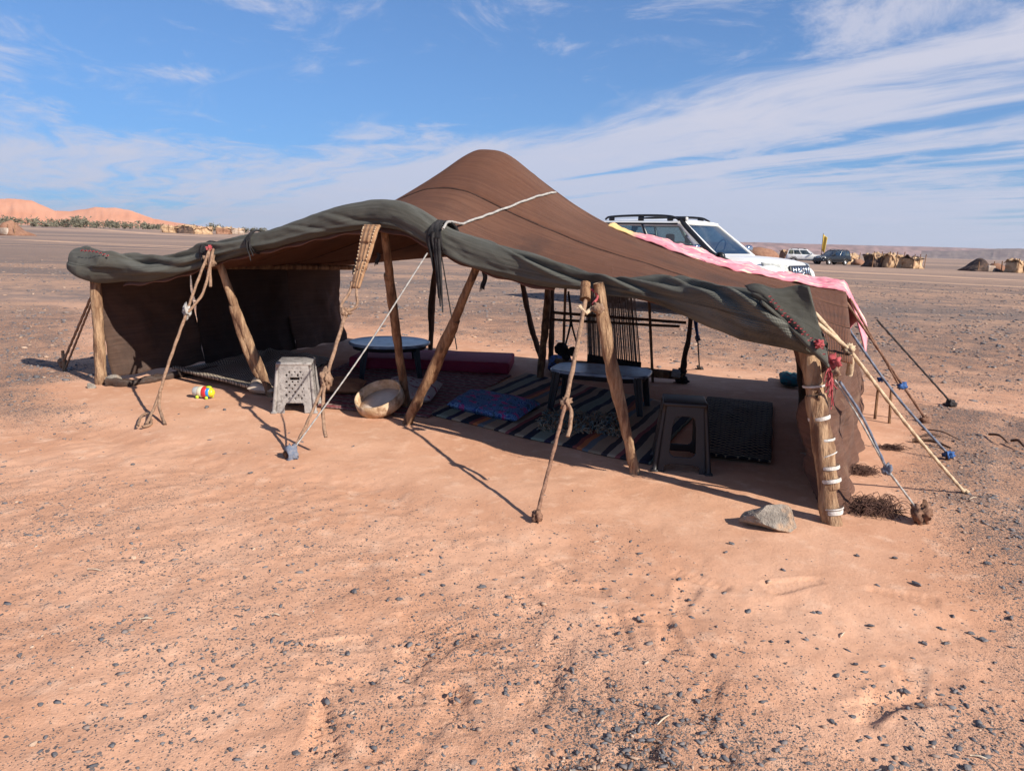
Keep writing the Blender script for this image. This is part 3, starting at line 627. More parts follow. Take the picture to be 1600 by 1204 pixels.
# left outside ropes
A = rg(98, 576); T = fp(143, 462, -.05); g = guy([T, A+UPZ*.05], .012, 'rope_tan'); guy([T-UPZ*.06, A+UPZ*.02+e1*.06], .01, 'rope_tan'); addknot(g, A+UPZ*.07, .03, 'rope_tan', sq=1.4)
V, Fc, U = tube([A+np.array([.03, -.02, -.05]), A+np.array([.03, -.02, .2])], [.02, .018], 8, 8, jit=.3); part(tent, 'peg', V, Fc, M['wood_pale'], U)
# rope over the roof
def roofpx(u, v, lift=.012):
    best = None; d = ray(u, v); 
    ss, tt = np.meshgrid(np.linspace(.3, .75, 300), np.linspace(.02, .56, 300), indexing='ij'); P = np.moveaxis(roofP(ss, tt), 0, -1)
    q = (P-CP)@RC; uu = 800+F*q[..., 0]/-q[..., 2]; vv = 602-F*q[..., 1]/-q[..., 2]
    e = (uu-u)**2+(vv-v)**2+np.where(-q[..., 2] > 30, 1e9, 0)+.5*(-q[..., 2])
    i = np.unravel_index(np.argmin(e), e.shape); return P[i]+UPZ*lift
rp = [roofpx(u, v, .022) for u, v in zip(np.linspace(722, 868, 16), np.interp(np.linspace(722, 868, 16), [722, 770, 820, 852, 868], [354, 337, 318, 307, 304.5]))]
guy([fp(692, 362, .11)+UPZ*.02, fp(700, 357, .02)+UPZ*.045]+rp, .009, 'rope_grey', n=150)
# black rag tied round the roll, and rags hanging from the edge
def tie(u, wid, mat, tails):
    P = fp(u, 370); s = np.dot(P-FL, e1)/L1; c = FL+E1*s+nb*bow(s); c[2] = smooth1(rollz, s); a = smooth1(rollh, s)+.012; b = max(.85*smooth1(rollh, s), .085)+.022
    mb = MB(); ns, nt = 10, 40
    x = np.linspace(-1, 1, ns)[:, None]; th = np.linspace(0, 2*np.pi, nt, endpoint=False)[None]
    lumpy = 1+.10*fbm(x*3+9+0*th, np.cos(th)*2+np.sin(th)+0*x, 17, 3)
    w = wid*(1+.35*np.sin(th*2+1)); 
    Vv = c+(x*w)[..., None]*e1+(b*np.cos(th)*lumpy)[..., None]*nb+(a*np.sin(th)*lumpy)[..., None]*UPZ
    o = part(tent, 'tie_rag', Vv.reshape(-1, 3), gridfaces(ns, nt, True), M[mat], thick=.008)
    for (du, dv, L, r) in tails:
        p = c+e1*du-nb*(b+.01)+UPZ*dv; V, Fc, U = tube([p+UPZ*.06, p, p-UPZ*L*.5+e1*.02, p-UPZ*L+e1*.035], [r, r*1.1, r*.7, r*.4], 20, 7, jit=.5, seed=int(L*100)); part(o, 'tail', V, Fc, M[mat], U)
tie(692, .05, 'black_rag', [(-.03, -.05, .18, .013), (.03, -.06, .42, .014), (.05, -.06, .46, .012), (.015, -.06, .36, .012), (.0, -.02, .22, .012)])
tie(403, .02, 'black_rag', [(.0, -.05, .1, .008), (.03, -.05, .06, .007)])
tie(332, .035, 'black_rag', [(.0, -.05, .12, .012)])
for u, v, L, w in ((756, 425, .14, .035), (555, 405, .12, .03), (590, 395, .10, .03)):
    p = fp(u, v, -.05); 
    def fn(a, b): return p[0]+(a-.5)*w*e1[0]+.01*np.sin(b*5), p[1]+(a-.5)*w*e1[1]+.01*np.sin(b*4+a*6), p[2]-b*L*(1-.25*np.abs(np.sin(a*9)))
    V, Fc, U = grid(fn, 9, 10); part(tent, 'hanging_rag', V, Fc, M['black_rag'], U, thick=.006)
# red stitching on the folded corner
mb = MB(); pts = resample([fp(1203, 466, .255), fp(1222, 488, .275), fp(1243, 508, .27), fp(1262, 526, .24), fp(1288, 550, .19)], 34)
hd = (pts[-1]-pts[0])/np.linalg.norm(pts[-1]-pts[0])
for i, p in enumerate(pts):
    if i % 4 == 3: continue
    dd = hd*.009+UPZ*.007; p = p+UPZ*.010*(-1)**i; V, Fc, U = tube([p-dd, p+dd], [.0034, .0034], 4, 5); mb.add(V, Fc)
o = part(tent, 'red_stitching', *mb.get(), M['red_yarn'])
mb = MB()
for i, p in enumerate(resample([fp(128, 392, .13), fp(150, 394, .15), fp(168, 400, .15)], 8)):
    V, Fc, U = tube([p-e1*.015, p+e1*.015+UPZ*.008], [.006, .006], 4, 5); mb.add(V, Fc)
part(tent, 'red_stitching', *mb.get(), M['red_yarn'])
addknot(flap, fp(1279, 537, .17), .02, 'red_yarn')
for u, v, r in ((1296, 572, .03), (1300, 590, .024)):
    c = fp(u, v, .08); mb = MB()
    for k in range(14):
        a = rng.normal(0, 1, 3); e = c+np.array([a[0]*.02, a[1]*.02, -.04-.05*abs(a[2])]); V, Fc, U = tube([c, (c+e)/2+rng.normal(0, .008, 3), e], [.004, .003], 6, 5); mb.add(V, Fc)
    part(tent, 'yarn_tassel', *mb.get(), M['red_yarn'])
# ------------------------------------------------------------------ pink blanket thrown over the back corner
def cloth_mat(name, stops_fn, rough=.9, bump=.3, bs=60.):
    Mt = bpy.data.materials.new(name); Mt.use_nodes = True; t = NT(Mt.node_tree); b = t.n['Principled BSDF']
    tc = t.add('ShaderNodeTexCoord'); uv = tc.outputs['UV']; sp = t.add('ShaderNodeSeparateXYZ'); t.l.new(uv, sp.inputs[0])
    t.put(b.inputs['Base Color'], stops_fn(t, uv, sp.outputs[0], sp.outputs[1])); b.inputs['Roughness'].default_value = rough; b.inputs['Specular IOR Level'].default_value = .15
    bp = t.add('ShaderNodeBump'); bp.inputs['Strength'].default_value = bump; bp.inputs['Distance'].default_value = .008
    t.l.new(t.noise(uv, bs, 4, .7), bp.inputs['Height']); t.l.new(bp.outputs[0], b.inputs['Normal']); return Mt
def pinkf(t, uv, x, y):
    c = t.mix(t.mrange(t.noise(uv, 5., 4, .6), .4, .62), (.62, .19, .24), (.72, .34, .37))
    c = t.mix(t.mrange(t.noise(uv, 17., 4), .56, .64), c, (.74, .58, .42))
    c = t.mix(t.mrange(t.noise(uv, 24., 3), .60, .68), c, (.45, .08, .14))
    return t.mix(t.mrange(x, .07, .12, 1., 0.), c, (.68, .46, .2))
M['pink'] = cloth_mat('pink_printed_blanket', pinkf)
def pk(u, v):
    s = .70+.295*np.clip(u/.84, 0, 1); tc = np.interp(s, [.65, .8, .86, .93, 1.], [.57, .62, .68, .86, .90]); t = np.clip(tc-.035+(v-.42)*.15, 0, 1); P = roofP(s, t)
    over = np.clip((u-.84)/.16, 0, 1); ar = np.clip(np.sin(np.pi*v), 0, 1)**.55
    z = P[2]+.006+.055*np.clip(u/.22, .25, 1)*ar*(1+.35*np.sin(u*38+v*4)*.5+.6*fbm(u*16, v*4, 33, 3))
    wv = over*.05*np.sin(v*9+u*10)
    return P[0]+over*(.17+.04*np.sin(v*7))+wv, P[1]+over*(-.04)+wv+(v-.5)*over*.42, z-over**1.3*(.46+.10*np.sin(v*8+1))+.02*fbm(u*30, v*8, 35, 2)
V, Fc, U = grid(pk, 170, 30)
solo('blanket', V, Fc, M['pink'], 'pink printed blanket thrown over the back corner of the brown tent', 'blanket', uv=U, thick=.012, base=BR)
# ------------------------------------------------------------------ things inside the tent
def ctr(*px): return np.mean([gnd(*p) for p in px], axis=0)
def quadrug(name, c, mat, label, cat, thick=.018, wav=.012, nu=50, nv=40, seed=1, uvs=(1, 1), edge=.0, lift=.006):
    a, b, cc, d = [gnd(*p) for p in c]       # front-left, front-right, back-right, back-left
    def fn(u, v):
        P = [(a[k]*(1-u)+b[k]*u)*(1-v)+(d[k]*(1-u)+cc[k]*u)*v for k in (0, 1)]
        ex = .02*fbm(u*7+seed, v*7, seed, 3)
        X = P[0]+ex; Y = P[1]+ex*.7; e = np.minimum(np.minimum(u, 1-u), np.minimum(v, 1-v))
        z = gz(X, Y)+lift+wav*(fbm(u*4+seed, v*4+2, seed+1, 3)+.35)*np.clip(e*8, .0, 1)+edge*np.exp(-(v/.06)**2)
        return X, Y, np.maximum(z, gz(X, Y)+.004)
    V, Fc, U = grid(fn, nu, nv); w = np.linalg.norm(b-a); h = np.linalg.norm(d-a)
    return solo(name, V, Fc, mat, label, cat, uv=U*np.array([w, h]), thick=thick)
def chunkf(t, uv, x, y):
    w = t.math('SINE', t.math('MULTIPLY', t.math('ADD', x, t.math('MULTIPLY', y, .6)), 130.)); w2 = t.math('SINE', t.math('MULTIPLY', t.math('SUBTRACT', y, t.math('MULTIPLY', x, .3)), 110.))
    f = t.math('MULTIPLY', w, w2); return t.mix(t.mrange(f, -.3, .5), (.12, .095, .075), (.50, .41, .31))
M['chunky'] = cloth_mat('coarse_knotted_wool', chunkf, bump=.9, bs=45.)
quadrug('woven_mat', [(268, 584), (395, 616), (520, 566), (420, 546)], M['chunky'], 'grey and tan coarse knotted wool mat by the left tent wall', 'mat', .03, .10, seed=3, edge=.05)
def redf(t, uv, x, y):
    n = t.noise(uv, 26., 3); c = t.mix(t.mrange(n, .42, .6), (.13, .06, .055), (.26, .17, .15))
    ln = t.math('SINE', t.math('MULTIPLY', y, 42.)); return t.mix(t.mrange(ln, .75, .9), c, (.26, .035, .05))
M['redrug'] = cloth_mat('worn_red_pile', redf)
quadrug('rug', [(425, 628), (668, 655), (800, 588), (560, 560)], M['redrug'], 'worn dull red rug with pale pattern under the round table', 'rug', .012, .014, seed=5)
def kilimf(t, uv, x, y):
    xx = t.math('ADD', x, t.math('MULTIPLY', t.math('SUBTRACT', t.noise(uv, 3., 3), .5), .05))
    f = t.math('FRACT', t.math('MULTIPLY', xx, 1.02))
    stp = [(0, (.30, .22, .15)), (.08, (.02, .02, .035)), (.15, (.20, .22, .17)), (.27, (.03, .025, .05)), (.33, (.38, .27, .18)), (.43, (.02, .02, .03)), (.52, (.2, .05, .04)), (.56, (.42, .13, .05)),
           (.61, (.12, .13, .14)), (.67, (.30, .2, .13)), (.78, (.04, .03, .035)), (.83, (.36, .26, .18)), (.90, (.22, .06, .06)), (.94, (.03, .025, .03))]
    return t.ramp(f, stp, 'CONSTANT')
M['kilim'] = cloth_mat('striped_kilim', kilimf, bump=.5)
quadrug('striped_rug', [(662, 648), (1015, 728), (1095, 640), (822, 585)], M['kilim'], 'striped rug in black, cream and orange bands under the low table', 'rug', .012, .012, seed=7)
def netf(t, uv, x, y):
    a = t.math('ABSOLUTE', t.math('SINE', t.math('MULTIPLY', t.math('ADD', x, y), 44.))); b = t.math('ABSOLUTE', t.math('SINE', t.math('MULTIPLY', t.math('SUBTRACT', x, y), 44.)))
    f = t.math('MINIMUM', a, b); return t.mix(t.mrange(f, .12, .35), (.30, .23, .15), (.016, .015, .018))
M['net'] = cloth_mat('black_net_pattern_wool', netf, bump=.8)
quadrug('dark_mat', [(1085, 716), (1203, 730), (1207, 632), (1105, 622)], M['net'], 'black wool mat with tan net pattern behind the dark stool', 'mat', .018, .035, seed=9, edge=.02)
# shaggy rug end: tufts of rag strips
def shag():
    a, b, c, d = [gnd(*p) for p in ((838, 676), (968, 684), (978, 652), (850, 646))]; mb = MB()
    for k in range(520):
        u, v = rng.random(2); p = (a*(1-u)+b*u)*(1-v)+(d*(1-u)+c*u)*v; p = p+UPZ*(gz(p[0], p[1])+.02); q = p+np.array([rng.normal(0, .03), rng.normal(-.02, .03), rng.uniform(.0, .05)])
        V, Fc, U = tube([p, (p+q)/2+UPZ*.018, q], [.008, .007, .004], 5, 4); mb.add(V, Fc)
    a0 = (a+b+c+d)/4
    def shagc(t, uv, x, y): return (.3, .2, .12)
    m = material('rag_tufts', (.34, .24, .15), (.10, .16, .17), 14., .95, .3, 80., c3=(.36, .16, .07), n3=20.)
    V, Fc = mb.get(); solo('shaggy_rug', V, Fc, m, 'small shaggy rag rug folded on the front edge of the striped rug', 'rug', base=[a0[0], a0[1], 0])
shag()
def pillow(name, c, mat, label, cat, h, seed=1, lift=.01, puff=.5):
    a, b, cc, d = [gnd(*p) for p in c]
    mb = MB(); n = 26
    u, v = np.meshgrid(np.linspace(-1, 1, n), np.linspace(-1, 1, n), indexing='ij'); uu, vv = (u+1)/2, (v+1)/2
    w = np.clip((1-np.abs(u)**4)*(1-np.abs(v)**4), 0, 1)**puff
    P = [(a[k]*(1-uu)+b[k]*uu)*(1-vv)+(d[k]*(1-uu)+cc[k]*uu)*vv for k in (0, 1)]
    nz = .35*h*fbm(uu*3+seed, vv*3, seed, 3)
    Z = gz(P[0], P[1])+lift
    top = np.stack([P[0], P[1], Z+h*.5+(h*.5+nz)*w], -1).reshape(-1, 3); bot = np.stack([P[0], P[1], np.maximum(Z+h*.5-h*.5*w, Z)], -1).reshape(-1, 3)
    g1 = gridfaces(n, n); U = np.stack([uu.ravel()*np.linalg.norm(b-a), vv.ravel()*np.linalg.norm(d-a)], -1)
    V = np.vstack([top, bot]); Fc = np.vstack([g1, g1[:, ::-1]+n*n])
    return solo(name, V, Fc, mat, label, cat, uv=np.vstack([U, U]))
def bluef(t, uv, x, y):
    vo = t.add('ShaderNodeTexVoronoi'); t.l.new(uv, vo.inputs['Vector']); vo.inputs['Scale'].default_value = 13.
    w = t.math('SINE', t.math('MULTIPLY', vo.outputs['Distance'], 34.)); c = t.mix(t.mrange(w, -.1, .4), (.035, .075, .22), (.15, .26, .42))
    c = t.mix(t.mrange(t.noise(uv, 9., 3), .54, .6), c, (.40, .06, .20)); return t.mix(t.mrange(t.noise(uv, 16., 3), .58, .64), c, (.04, .09, .13))
M['bluefloral'] = cloth_mat('blue_pink_print', bluef)
pillow('floor_cushion', [(697, 643), (806, 667), (845, 640), (735, 618)], M['bluefloral'], 'blue and pink patterned flat floor cushion at the edge of the striped rug', 'cushion', .085, 3, puff=.3)
M['palefloral'] = cloth_mat('pale_print', lambda t, uv, x, y: t.mix(t.mrange(t.noise(uv, 12., 3), .55, .62), (.42, .36, .33), (.25, .06, .08)))
pillow('pillow', [(600, 632), (672, 640), (692, 612), (612, 600)], M['palefloral'], 'pale pillow with dark red print behind the crossed poles', 'pillow', .13, 4)
M['tanfab'] = cloth_mat('tan_orange_cloth', lambda t, uv, x, y: t.mix(t.mrange(t.noise(uv, 7., 3), .4, .6), (.42, .20, .10), (.33, .15, .08)))
pillow('brown_cushion', [(502, 619), (560, 620), (574, 604), (508, 601)], M['tanfab'], 'small tan orange cushion between ornate stool and wooden tray', 'cushion', .09, 5)
M['palecloth'] = cloth_mat('pale_cloth', lambda t, uv, x, y: t.mix(t.mrange(t.noise(uv, 6., 3), .4, .6), (.55, .44, .34), (.42, .31, .23)))
pillow('folded_cloth', [(386, 616), (428, 621), (436, 606), (398, 598)], M['palecloth'], 'pale folded cloth at the foot of a leaning tent pole', 'cloth', .10, 6)
M['teal'] = cloth_mat('teal_rag', lambda t, uv, x, y: t.mix(t.mrange(t.noise(uv, 16., 3), .45, .55), (.02, .10, .11), (.05, .06, .06)))
pillow('rag', [(1218, 606), (1250, 611), (1251, 597), (1216, 592)], M['teal'], 'crumpled dark teal rag behind the right tent wall pole', 'rag', .10, 7)
M['bluerag'] = cloth_mat('blue_rag', lambda t, uv, x, y: t.mix(t.mrange(t.noise(uv, 30., 3), .45, .55), (.03, .08, .25), (.015, .02, .03)))
pillow('bundle', [(855, 586), (888, 588), (893, 570), (858, 566)], M['bluerag'], 'dark blue cloth bundle at the left end of the loom', 'bundle', .12, 8)
# red mattress
def mattress():
    a, b, c = gnd(545, 577), gnd(795, 587), gnd(817, 570); d = a+(c-b); o = (a+b+c+d)/4; ex = b-a; ey = d-a; lx, ly = np.linalg.norm(ex), max(np.linalg.norm(ey), .6)
    V, Fc = rbox(lx, ly, .13, .022, 3); ang = math.atan2(ex[1], ex[0]); V[:, 2] += .065+.012+.008*fbm(V[:, 0]*2, V[:, 1]*2, 3, 2)*(V[:, 2] > 0)
    R = np.array([[math.cos(ang), -math.sin(ang), 0], [math.sin(ang), math.cos(ang), 0], [0, 0, 1]]); n = np.array([-math.sin(ang), math.cos(ang), 0])
    mid = (a+b)/2+n*ly/2
    m = material('burgundy_cover', (.24, .012, .035), (.32, .025, .055), 3., .75, .25, 60.)
    solo('mattress', V@R.T+mid*np.array([1, 1, 0]), Fc, m, 'long burgundy red foam mattress along the open back of the tent', 'mattress')
mattress()
# plastic tables
M['blackplastic'] = material('dark_plastic', (.016, .017, .019), (.026, .027, .03), 6., .5, .08, 90., spec=.25)
M['tabletop'] = material('dusty_table_sheet', (.17, .23, .31), (.30, .37, .45), 7., .28, .12, 30., spec=.6, c3=(.11, .14, .18), n3=12.)
def table(name, c, sx, sy, h, rz, label, cat, power):
    T_ = thing(name, (c[0], c[1], float(gz(c[0], c[1]))+.018), label, cat, rz=rz)
    th = np.linspace(0, 2*np.pi, 56, endpoint=False); ce, se = np.cos(th), np.sin(th); f = lambda a: np.sign(a)*np.abs(a)**power
    ring = np.stack([f(ce), f(se)], -1); mb = MB(); prof = [(0, 0), (.55, .002), (.93, .0), (.97, .004), (1, -.002), (1.0, -.022), (.965, -.024), (.96, -.008), (.6, -.010), (0, -.010)]
    V = np.array([[sx*p*x, sy*p*y, h+z] for p, z in prof for x, y in ring]); part(T_, 'tabletop', V, gridfaces(len(prof), 56, True), M['tabletop'], local=True)
    V = np.array([[sx*p*x, sy*p*y, h+z] for p, z in ((.9, -.012), (.9, -.065), (.88, -.065), (.88, -.012)) for x, y in ring]); part(T_, 'apron', V, gridfaces(4, 56, True), M['blackplastic'], local=True)
    for qx in (-1, 1):
        for qy in (-1, 1):
            k = .60 if power == 1 else .80; mb = MB()
            top = np.array([qx*sx*k, qy*sy*k, h-.012]); bot = np.array([qx*sx*(k+.10), qy*sy*(k+.10), 0]); r = .032
            for w, dx in ((r, 0),):
                n = 5; t = np.linspace(0, 1, n)[:, None]; P = top*(1-t)+bot*t; sc = np.linspace(1.15, .75, n)
                sec = np.array([(-1, -1), (-.3, -1), (-.2, -.75), (.2, -.75), (.3, -1), (1, -1), (1, 1), (-1, 1)])*r
                V = np.array([[P[i, 0]+s[0]*sc[i], P[i, 1]+s[1]*sc[i]*.8, P[i, 2]] for i in range(n) for s in sec]); Fc = gridfaces(n, 8, True).tolist()+[list(range(8))[::-1], [(n-1)*8+i for i in range(8)]]
            part(T_, 'leg', V, Fc, M['blackplastic'], local=True, smooth=False)
    return T_
c = (gnd(546, 596)+gnd(640, 597)+gnd(580, 578)+gnd(668, 578))/4
table('round_table', c, .43, .43, .36, .2, 'low round plastic table with bluish sheet top standing before the red mattress', 'table', 1)
c = (gnd(866, 638)+gnd(990, 657)+gnd(1003, 637)+gnd(892, 625))/4
table('low_table', c, .44, .27, .345, -.30, 'low oblong grey plastic table standing on the striped rug', 'table', .5)
# plastic stools made of cut-out panels
def stool(name, base, rz, wt, wb, h, mat, label, holefn, ncx, ncz, topdepth, seed):
    T_ = thing(name, (base[0], base[1], float(gz(base[0], base[1]))), label, 'stool', rz=rz)
    for k in range(4):
        a = k*math.pi/2; cx, sn = math.cos(a), math.sin(a); V = []; idx = {}; Fc = []
        for i in range(ncx+1):
            for j in range(ncz+1):
                x = i/ncx*2-1; z = j/ncz; w = wb+(wt-wb)*z; bulge = 0
                dd = w-.010*max(0, abs(x)-.88)/.12
                px_, py_ = x*w*(1-.02), -dd
                V.append((px_*cx-py_*sn, px_*sn+py_*cx, z*h))
        for i in range(ncx):
            for j in range(ncz):
                if holefn((i+.5)/ncx*2-1, (j+.5)/ncz, k): continue
                q = lambda a_, b_: a_*(ncz+1)+b_
                Fc.append((q(i, j), q(i+1, j), q(i+1, j+1), q(i, j+1)))
        used = sorted({i for f in Fc for i in f}); mp = {o: n for n, o in enumerate(used)}
        part(T_, 'side_panel', np.array(V)[used], [[mp[i] for i in f] for f in Fc], M[mat], local=True, thick=.007)
    # corner legs as rounded ridges
    for sx in (-1, 1):
        for sy in (-1, 1):
            V, Fc, U = tube([(sx*(wb+.004), sy*(wb+.004), .0), (sx*wt*.985, sy*wt*.985, h-.012)], [.017, .013], 10, 10); part(T_, 'leg', V, Fc, M[mat], U, local=True)
            V, Fc = rbox(.05, .05, .018, .006, 1); part(T_, 'foot', V+np.array([sx*(wb+.002), sy*(wb+.002), .009]), Fc, M[mat], local=True)
    V, Fc = rbox(wt*2+.022, wt*2+.022, .03, .013, 3); V[:, 2] += h-.004; V[:, 2] -= topdepth*np.clip(1-np.hypot(V[:, 0], V[:, 1])/wt, 0, 1); part(T_, 'seat', V, Fc, M[mat], local=True)
    return T_
def hole_plain(x, z, k):
    arch = z < .13-.05*abs(x)**2 and abs(x) < .66*(1-.0) and not (z > .10 and abs(x) > .60)
    wx = abs(x)/(.50+.06*(1-z)); wz = abs(z-.53)/.29
    return arch or (wx**6+wz**6 < 1)
M['brownplastic'] = material('dark_brown_plastic', (.016, .013, .013), (.024, .019, .018), 5., .5, .06, 120., spec=.5)
stool('dark_stool', gnd(1062, 728), -.16, .132, .172, .455, 'brownplastic', 'dark brown plastic stool with window cut-outs beside the leaning front pole', hole_plain, 60, 80, 0., 1)
rl = np.random.default_rng(5).random((60, 60))
def hole_orn(x, z, k):
    arch = z < .20 and abs(x) < .52-.25*max(0, z-.12)/.08*.3
    slot = abs(z-.70) < .022 and abs(x-.05) < .26
    lace = .28 < z < .84 and abs(x) < .55 and not (abs(z-.70) < .05 and abs(x-.05) < .32)
    i, j = int((x+1)*22), int(z*38)
    dia = (math.sin(x*19+.4)*math.sin(z*47) > .55)
    return arch or slot or (lace and dia and rl[i % 60, j % 60] < .8)
M['ornplastic'] = material('weathered_grey_plastic', (.24, .215, .20), (.34, .31, .285), 12., .55, .35, 70., spec=.4, c3=(.15, .13, .12), n3=22.)
stool('ornate_stool', gnd(465, 638), .14, .135, .165, .42, 'ornplastic', 'weathered grey plastic stool with lace-like pierced sides on the sunlit sand', hole_orn, 44, 58, 0., 2)
# wooden tray leaning on the sand
def tray():
    c = gnd(590, 655); T_ = thing('wooden_tray', (c[0], c[1], float(gz(c[0], c[1]))), 'round wooden hoop tray with pale bottom tilted on the sand by crossed poles', 'tray')
    Rm = np.array(Matrix.Rotation(math.radians(24), 3, 'X') @ Matrix.Rotation(math.radians(-14), 3, 'Y'))
    r = .205; h = .105
    ring, Fr = lathe([(r-.012, .0), (r, .0), (r+.004, h*.5), (r, h), (r-.012, h), (r-.014, h*.5), (r-.012, 0)], 48); ring[:, :2] *= 1+.012*fbm(ring[:, :1]*9+3, ring[:, 1:2]*9+3, 4, 2)
    flo, Ff = lathe([(.0, .012), (r*.5, .010), (r-.012, .014), (r-.012, .004), (0, .002)], 48)
    a = ring@Rm.T; dz = a[:, 2].min(); sh = np.array([0, 0, -dz-.006])
    part(T_, 'hoop', a+sh, Fr, material('hoop_wood', (.42, .26, .14), (.62, .46, .31), 9., .7, .4, 30., c3=(.27, .15, .08), n3=11.), local=True)
    part(T_, 'bottom', flo@Rm.T+sh, Ff, material('pale_skin', (.52, .42, .34), (.60, .50, .41), 8., .7, .2, 40.), local=True)
    T_.location.x += 0; T_.location.y += .19
tray()
# toy
def toy():
    c = gnd(320, 622); T_ = thing('toy', (c[0], c[1], float(gz(c[0], c[1]))), 'small colourful plastic toy lying on the sand, grey, red, blue and yellow', 'toy', rz=-.25)
    def capsule(x0, x1, r0, r1, mat, name, sq=1.):
        n = 12; prof = [(r0*math.sin(t), x0-r0*.35*math.cos(t)) for t in np.linspace(0, math.pi/2, 5)]+[(r1*math.cos(t), x1+r1*.35*math.sin(t)) for t in np.linspace(0, math.pi/2, 5)]
        V, Fc = lathe(prof, 22); V = V[:, [2, 0, 1]]; V[:, 2] += .058; part(T_, name, V, Fc, mat, local=True)
    P = lambda n, c: material(n, c, None, rough=.3, spec=.5)
    capsule(-.095, -.04, .045, .046, P('grey_plastic', (.40, .40, .38)), 'rear_body'); capsule(-.045, -.005, .050, .052, P('cream_plastic', (.68, .6, .42)), 'belly')
    capsule(.0, .035, .054, .054, P('red_plastic', (.55, .03, .03)), 'red_band'); capsule(.042, .062, .050, .047, P('blue_plastic', (.03, .22, .6)), 'blue_band'); capsule(.072, .088, .045, .03, P('yellow_plastic', (.7, .55, .03)), 'nose')
    gm = P('lime_plastic', (.45, .6, .03))
    for x, y in ((-.05, -.04), (.05, -.045), (-.05, .04), (.05, .04)):
        V, Fc = ico(2); part(T_, 'foot', V*np.array([.016, .013, .016])+np.array([x, y, .015]), Fc, gm, local=True)
    V, Fc = ico(2); part(T_, 'cap', V*np.array([.03, .02, .012])+np.array([.055, -.01, .108]), Fc, gm, local=True)
toy()
# loom
loom = thing('loom', (gnd(960, 590)*np.array([1, 1, 0])), 'wooden upright loom strung with brown warp threads at the back of the tent', 'loom')
LA, LB = gnd(858, 582), gnd(1068, 600); ld = (LB-LA)/np.linalg.norm(LB-LA); ln_ = np.array([-ld[1], ld[0], 0])
def lp(u, v, off=0.): return onplane(u, v, LA+ln_*off, ln_)
for pts, r, nm, mt in (([lp(868, 566), lp(1068, 587)], .048, 'cloth_beam', 'wood'), ([lp(862, 488, -.03), lp(1072, 504, -.03)], .017, 'heddle_rod', 'wood_dark'), ([lp(861, 499, -.06), lp(1062, 510, -.06)], .015, 'shed_rod', 'wood_dark'),
                       ([lp(884, 440, .05), lp(879, 580, .05)], .016, 'upright', 'wood'), ([lp(1013, 440, -.07), lp(1020, 600, -.07)], .016, 'upright', 'wood'), ([lp(900, 425, .1), lp(1040, 440, .1)], .03, 'warp_beam', 'wood')):
    V, Fc, U = tube(pts, [r, r*.95], 30, 10, jit=.2, seed=int(r*1000)); part(loom, nm, V, Fc, M[mt], U)
V, Fc, U = tube([lp(1066, 604)-UPZ*.04, lp(1069, 560), lp(1077, 520), lp(1081, 462)], [.034, .03, .026, .022], 30, 10, jit=.4, seed=5); po = part(loom, 'post', V, Fc, M['wood_dark'], U)
for k in range(7):
    cc = lp(1067+rng.normal(0, 3), 588+rng.normal(0, 8)); V, Fc = lump(2, .045, .045, .03, .6, k, 3.); part(po, 'wrapping', V+cc, Fc, M['black_rag'])
V, Fc, U = tube([lp(1050, 583), lp(1064, 585)], [.054, .054], 6, 12, jit=.1); part(loom, 'grey_wrap', V, Fc, M['rope_grey'], U)
M['warp'] = material('brown_yarn', (.19, .145, .12), (.30, .235, .20), 30., .95)
for k in range(104):
    f = k/103; a = lp(914+77*f, 436+3*f, .1); b = lp(919+83*f, 560+12*f, .0); q = rng.normal(0, .003)
    V, Fc, U = tube([a+ld*q, b+ld*q], [.0034, .0034], 3, 4); part(loom, 'warp_thread', V, Fc, M['warp'])
def wov(u, v):
    a = lp(918, 553, -.01); b = lp(1002, 566, -.01); P = a[:, None, None]*(1-u)+b[:, None, None]*u; return P[0], P[1], P[2]-.10*v
V, Fc, U = grid(wov, 30, 6); part(loom, 'woven_band', V, Fc, M['black_rag'], U, thick=.02)
for k, (u, v, r) in enumerate(((877, 545, .075), (894, 549, .055), (885, 556, .05))):
    cc = lp(u, v, -.05); V, Fc = lump(3, r, r*.8, r, .12, k, 4.); part(loom, 'yarn_ball', V+cc, Fc, M['black_rag'])
for pts in ([lp(888, 455), lp(892, 500), lp(882, 545)], [lp(890, 470), lp(893, 505), lp(904, 545)]):
    V, Fc, U = tube(pts, [.012, .014, .008], 14, 7, jit=.4); part(loom, 'hanging_cord', V, Fc, M['rope_dark'], U)
# blue strip and cord behind the loom, cord at the back pole
q0 = backpt(1084); a = dep(1086, 490, q0[1]); b = dep(1090, 528, q0[1]); g_ = gnd(1093, 577)
V, Fc, U = tube([q0, a, b], [.022, .024, .016], 16, 7, jit=.4); o = part(tent, 'blue_strip', V, Fc, M['blue'], U)
addknot(o, b, .03, 'rope_blue'); guy([b, g_], .008, 'rope_dark'); addknot(o, g_, .035, 'rope_dark')
guy([backpt(690), gnd(714, 546)], .008, 'rope_dark')
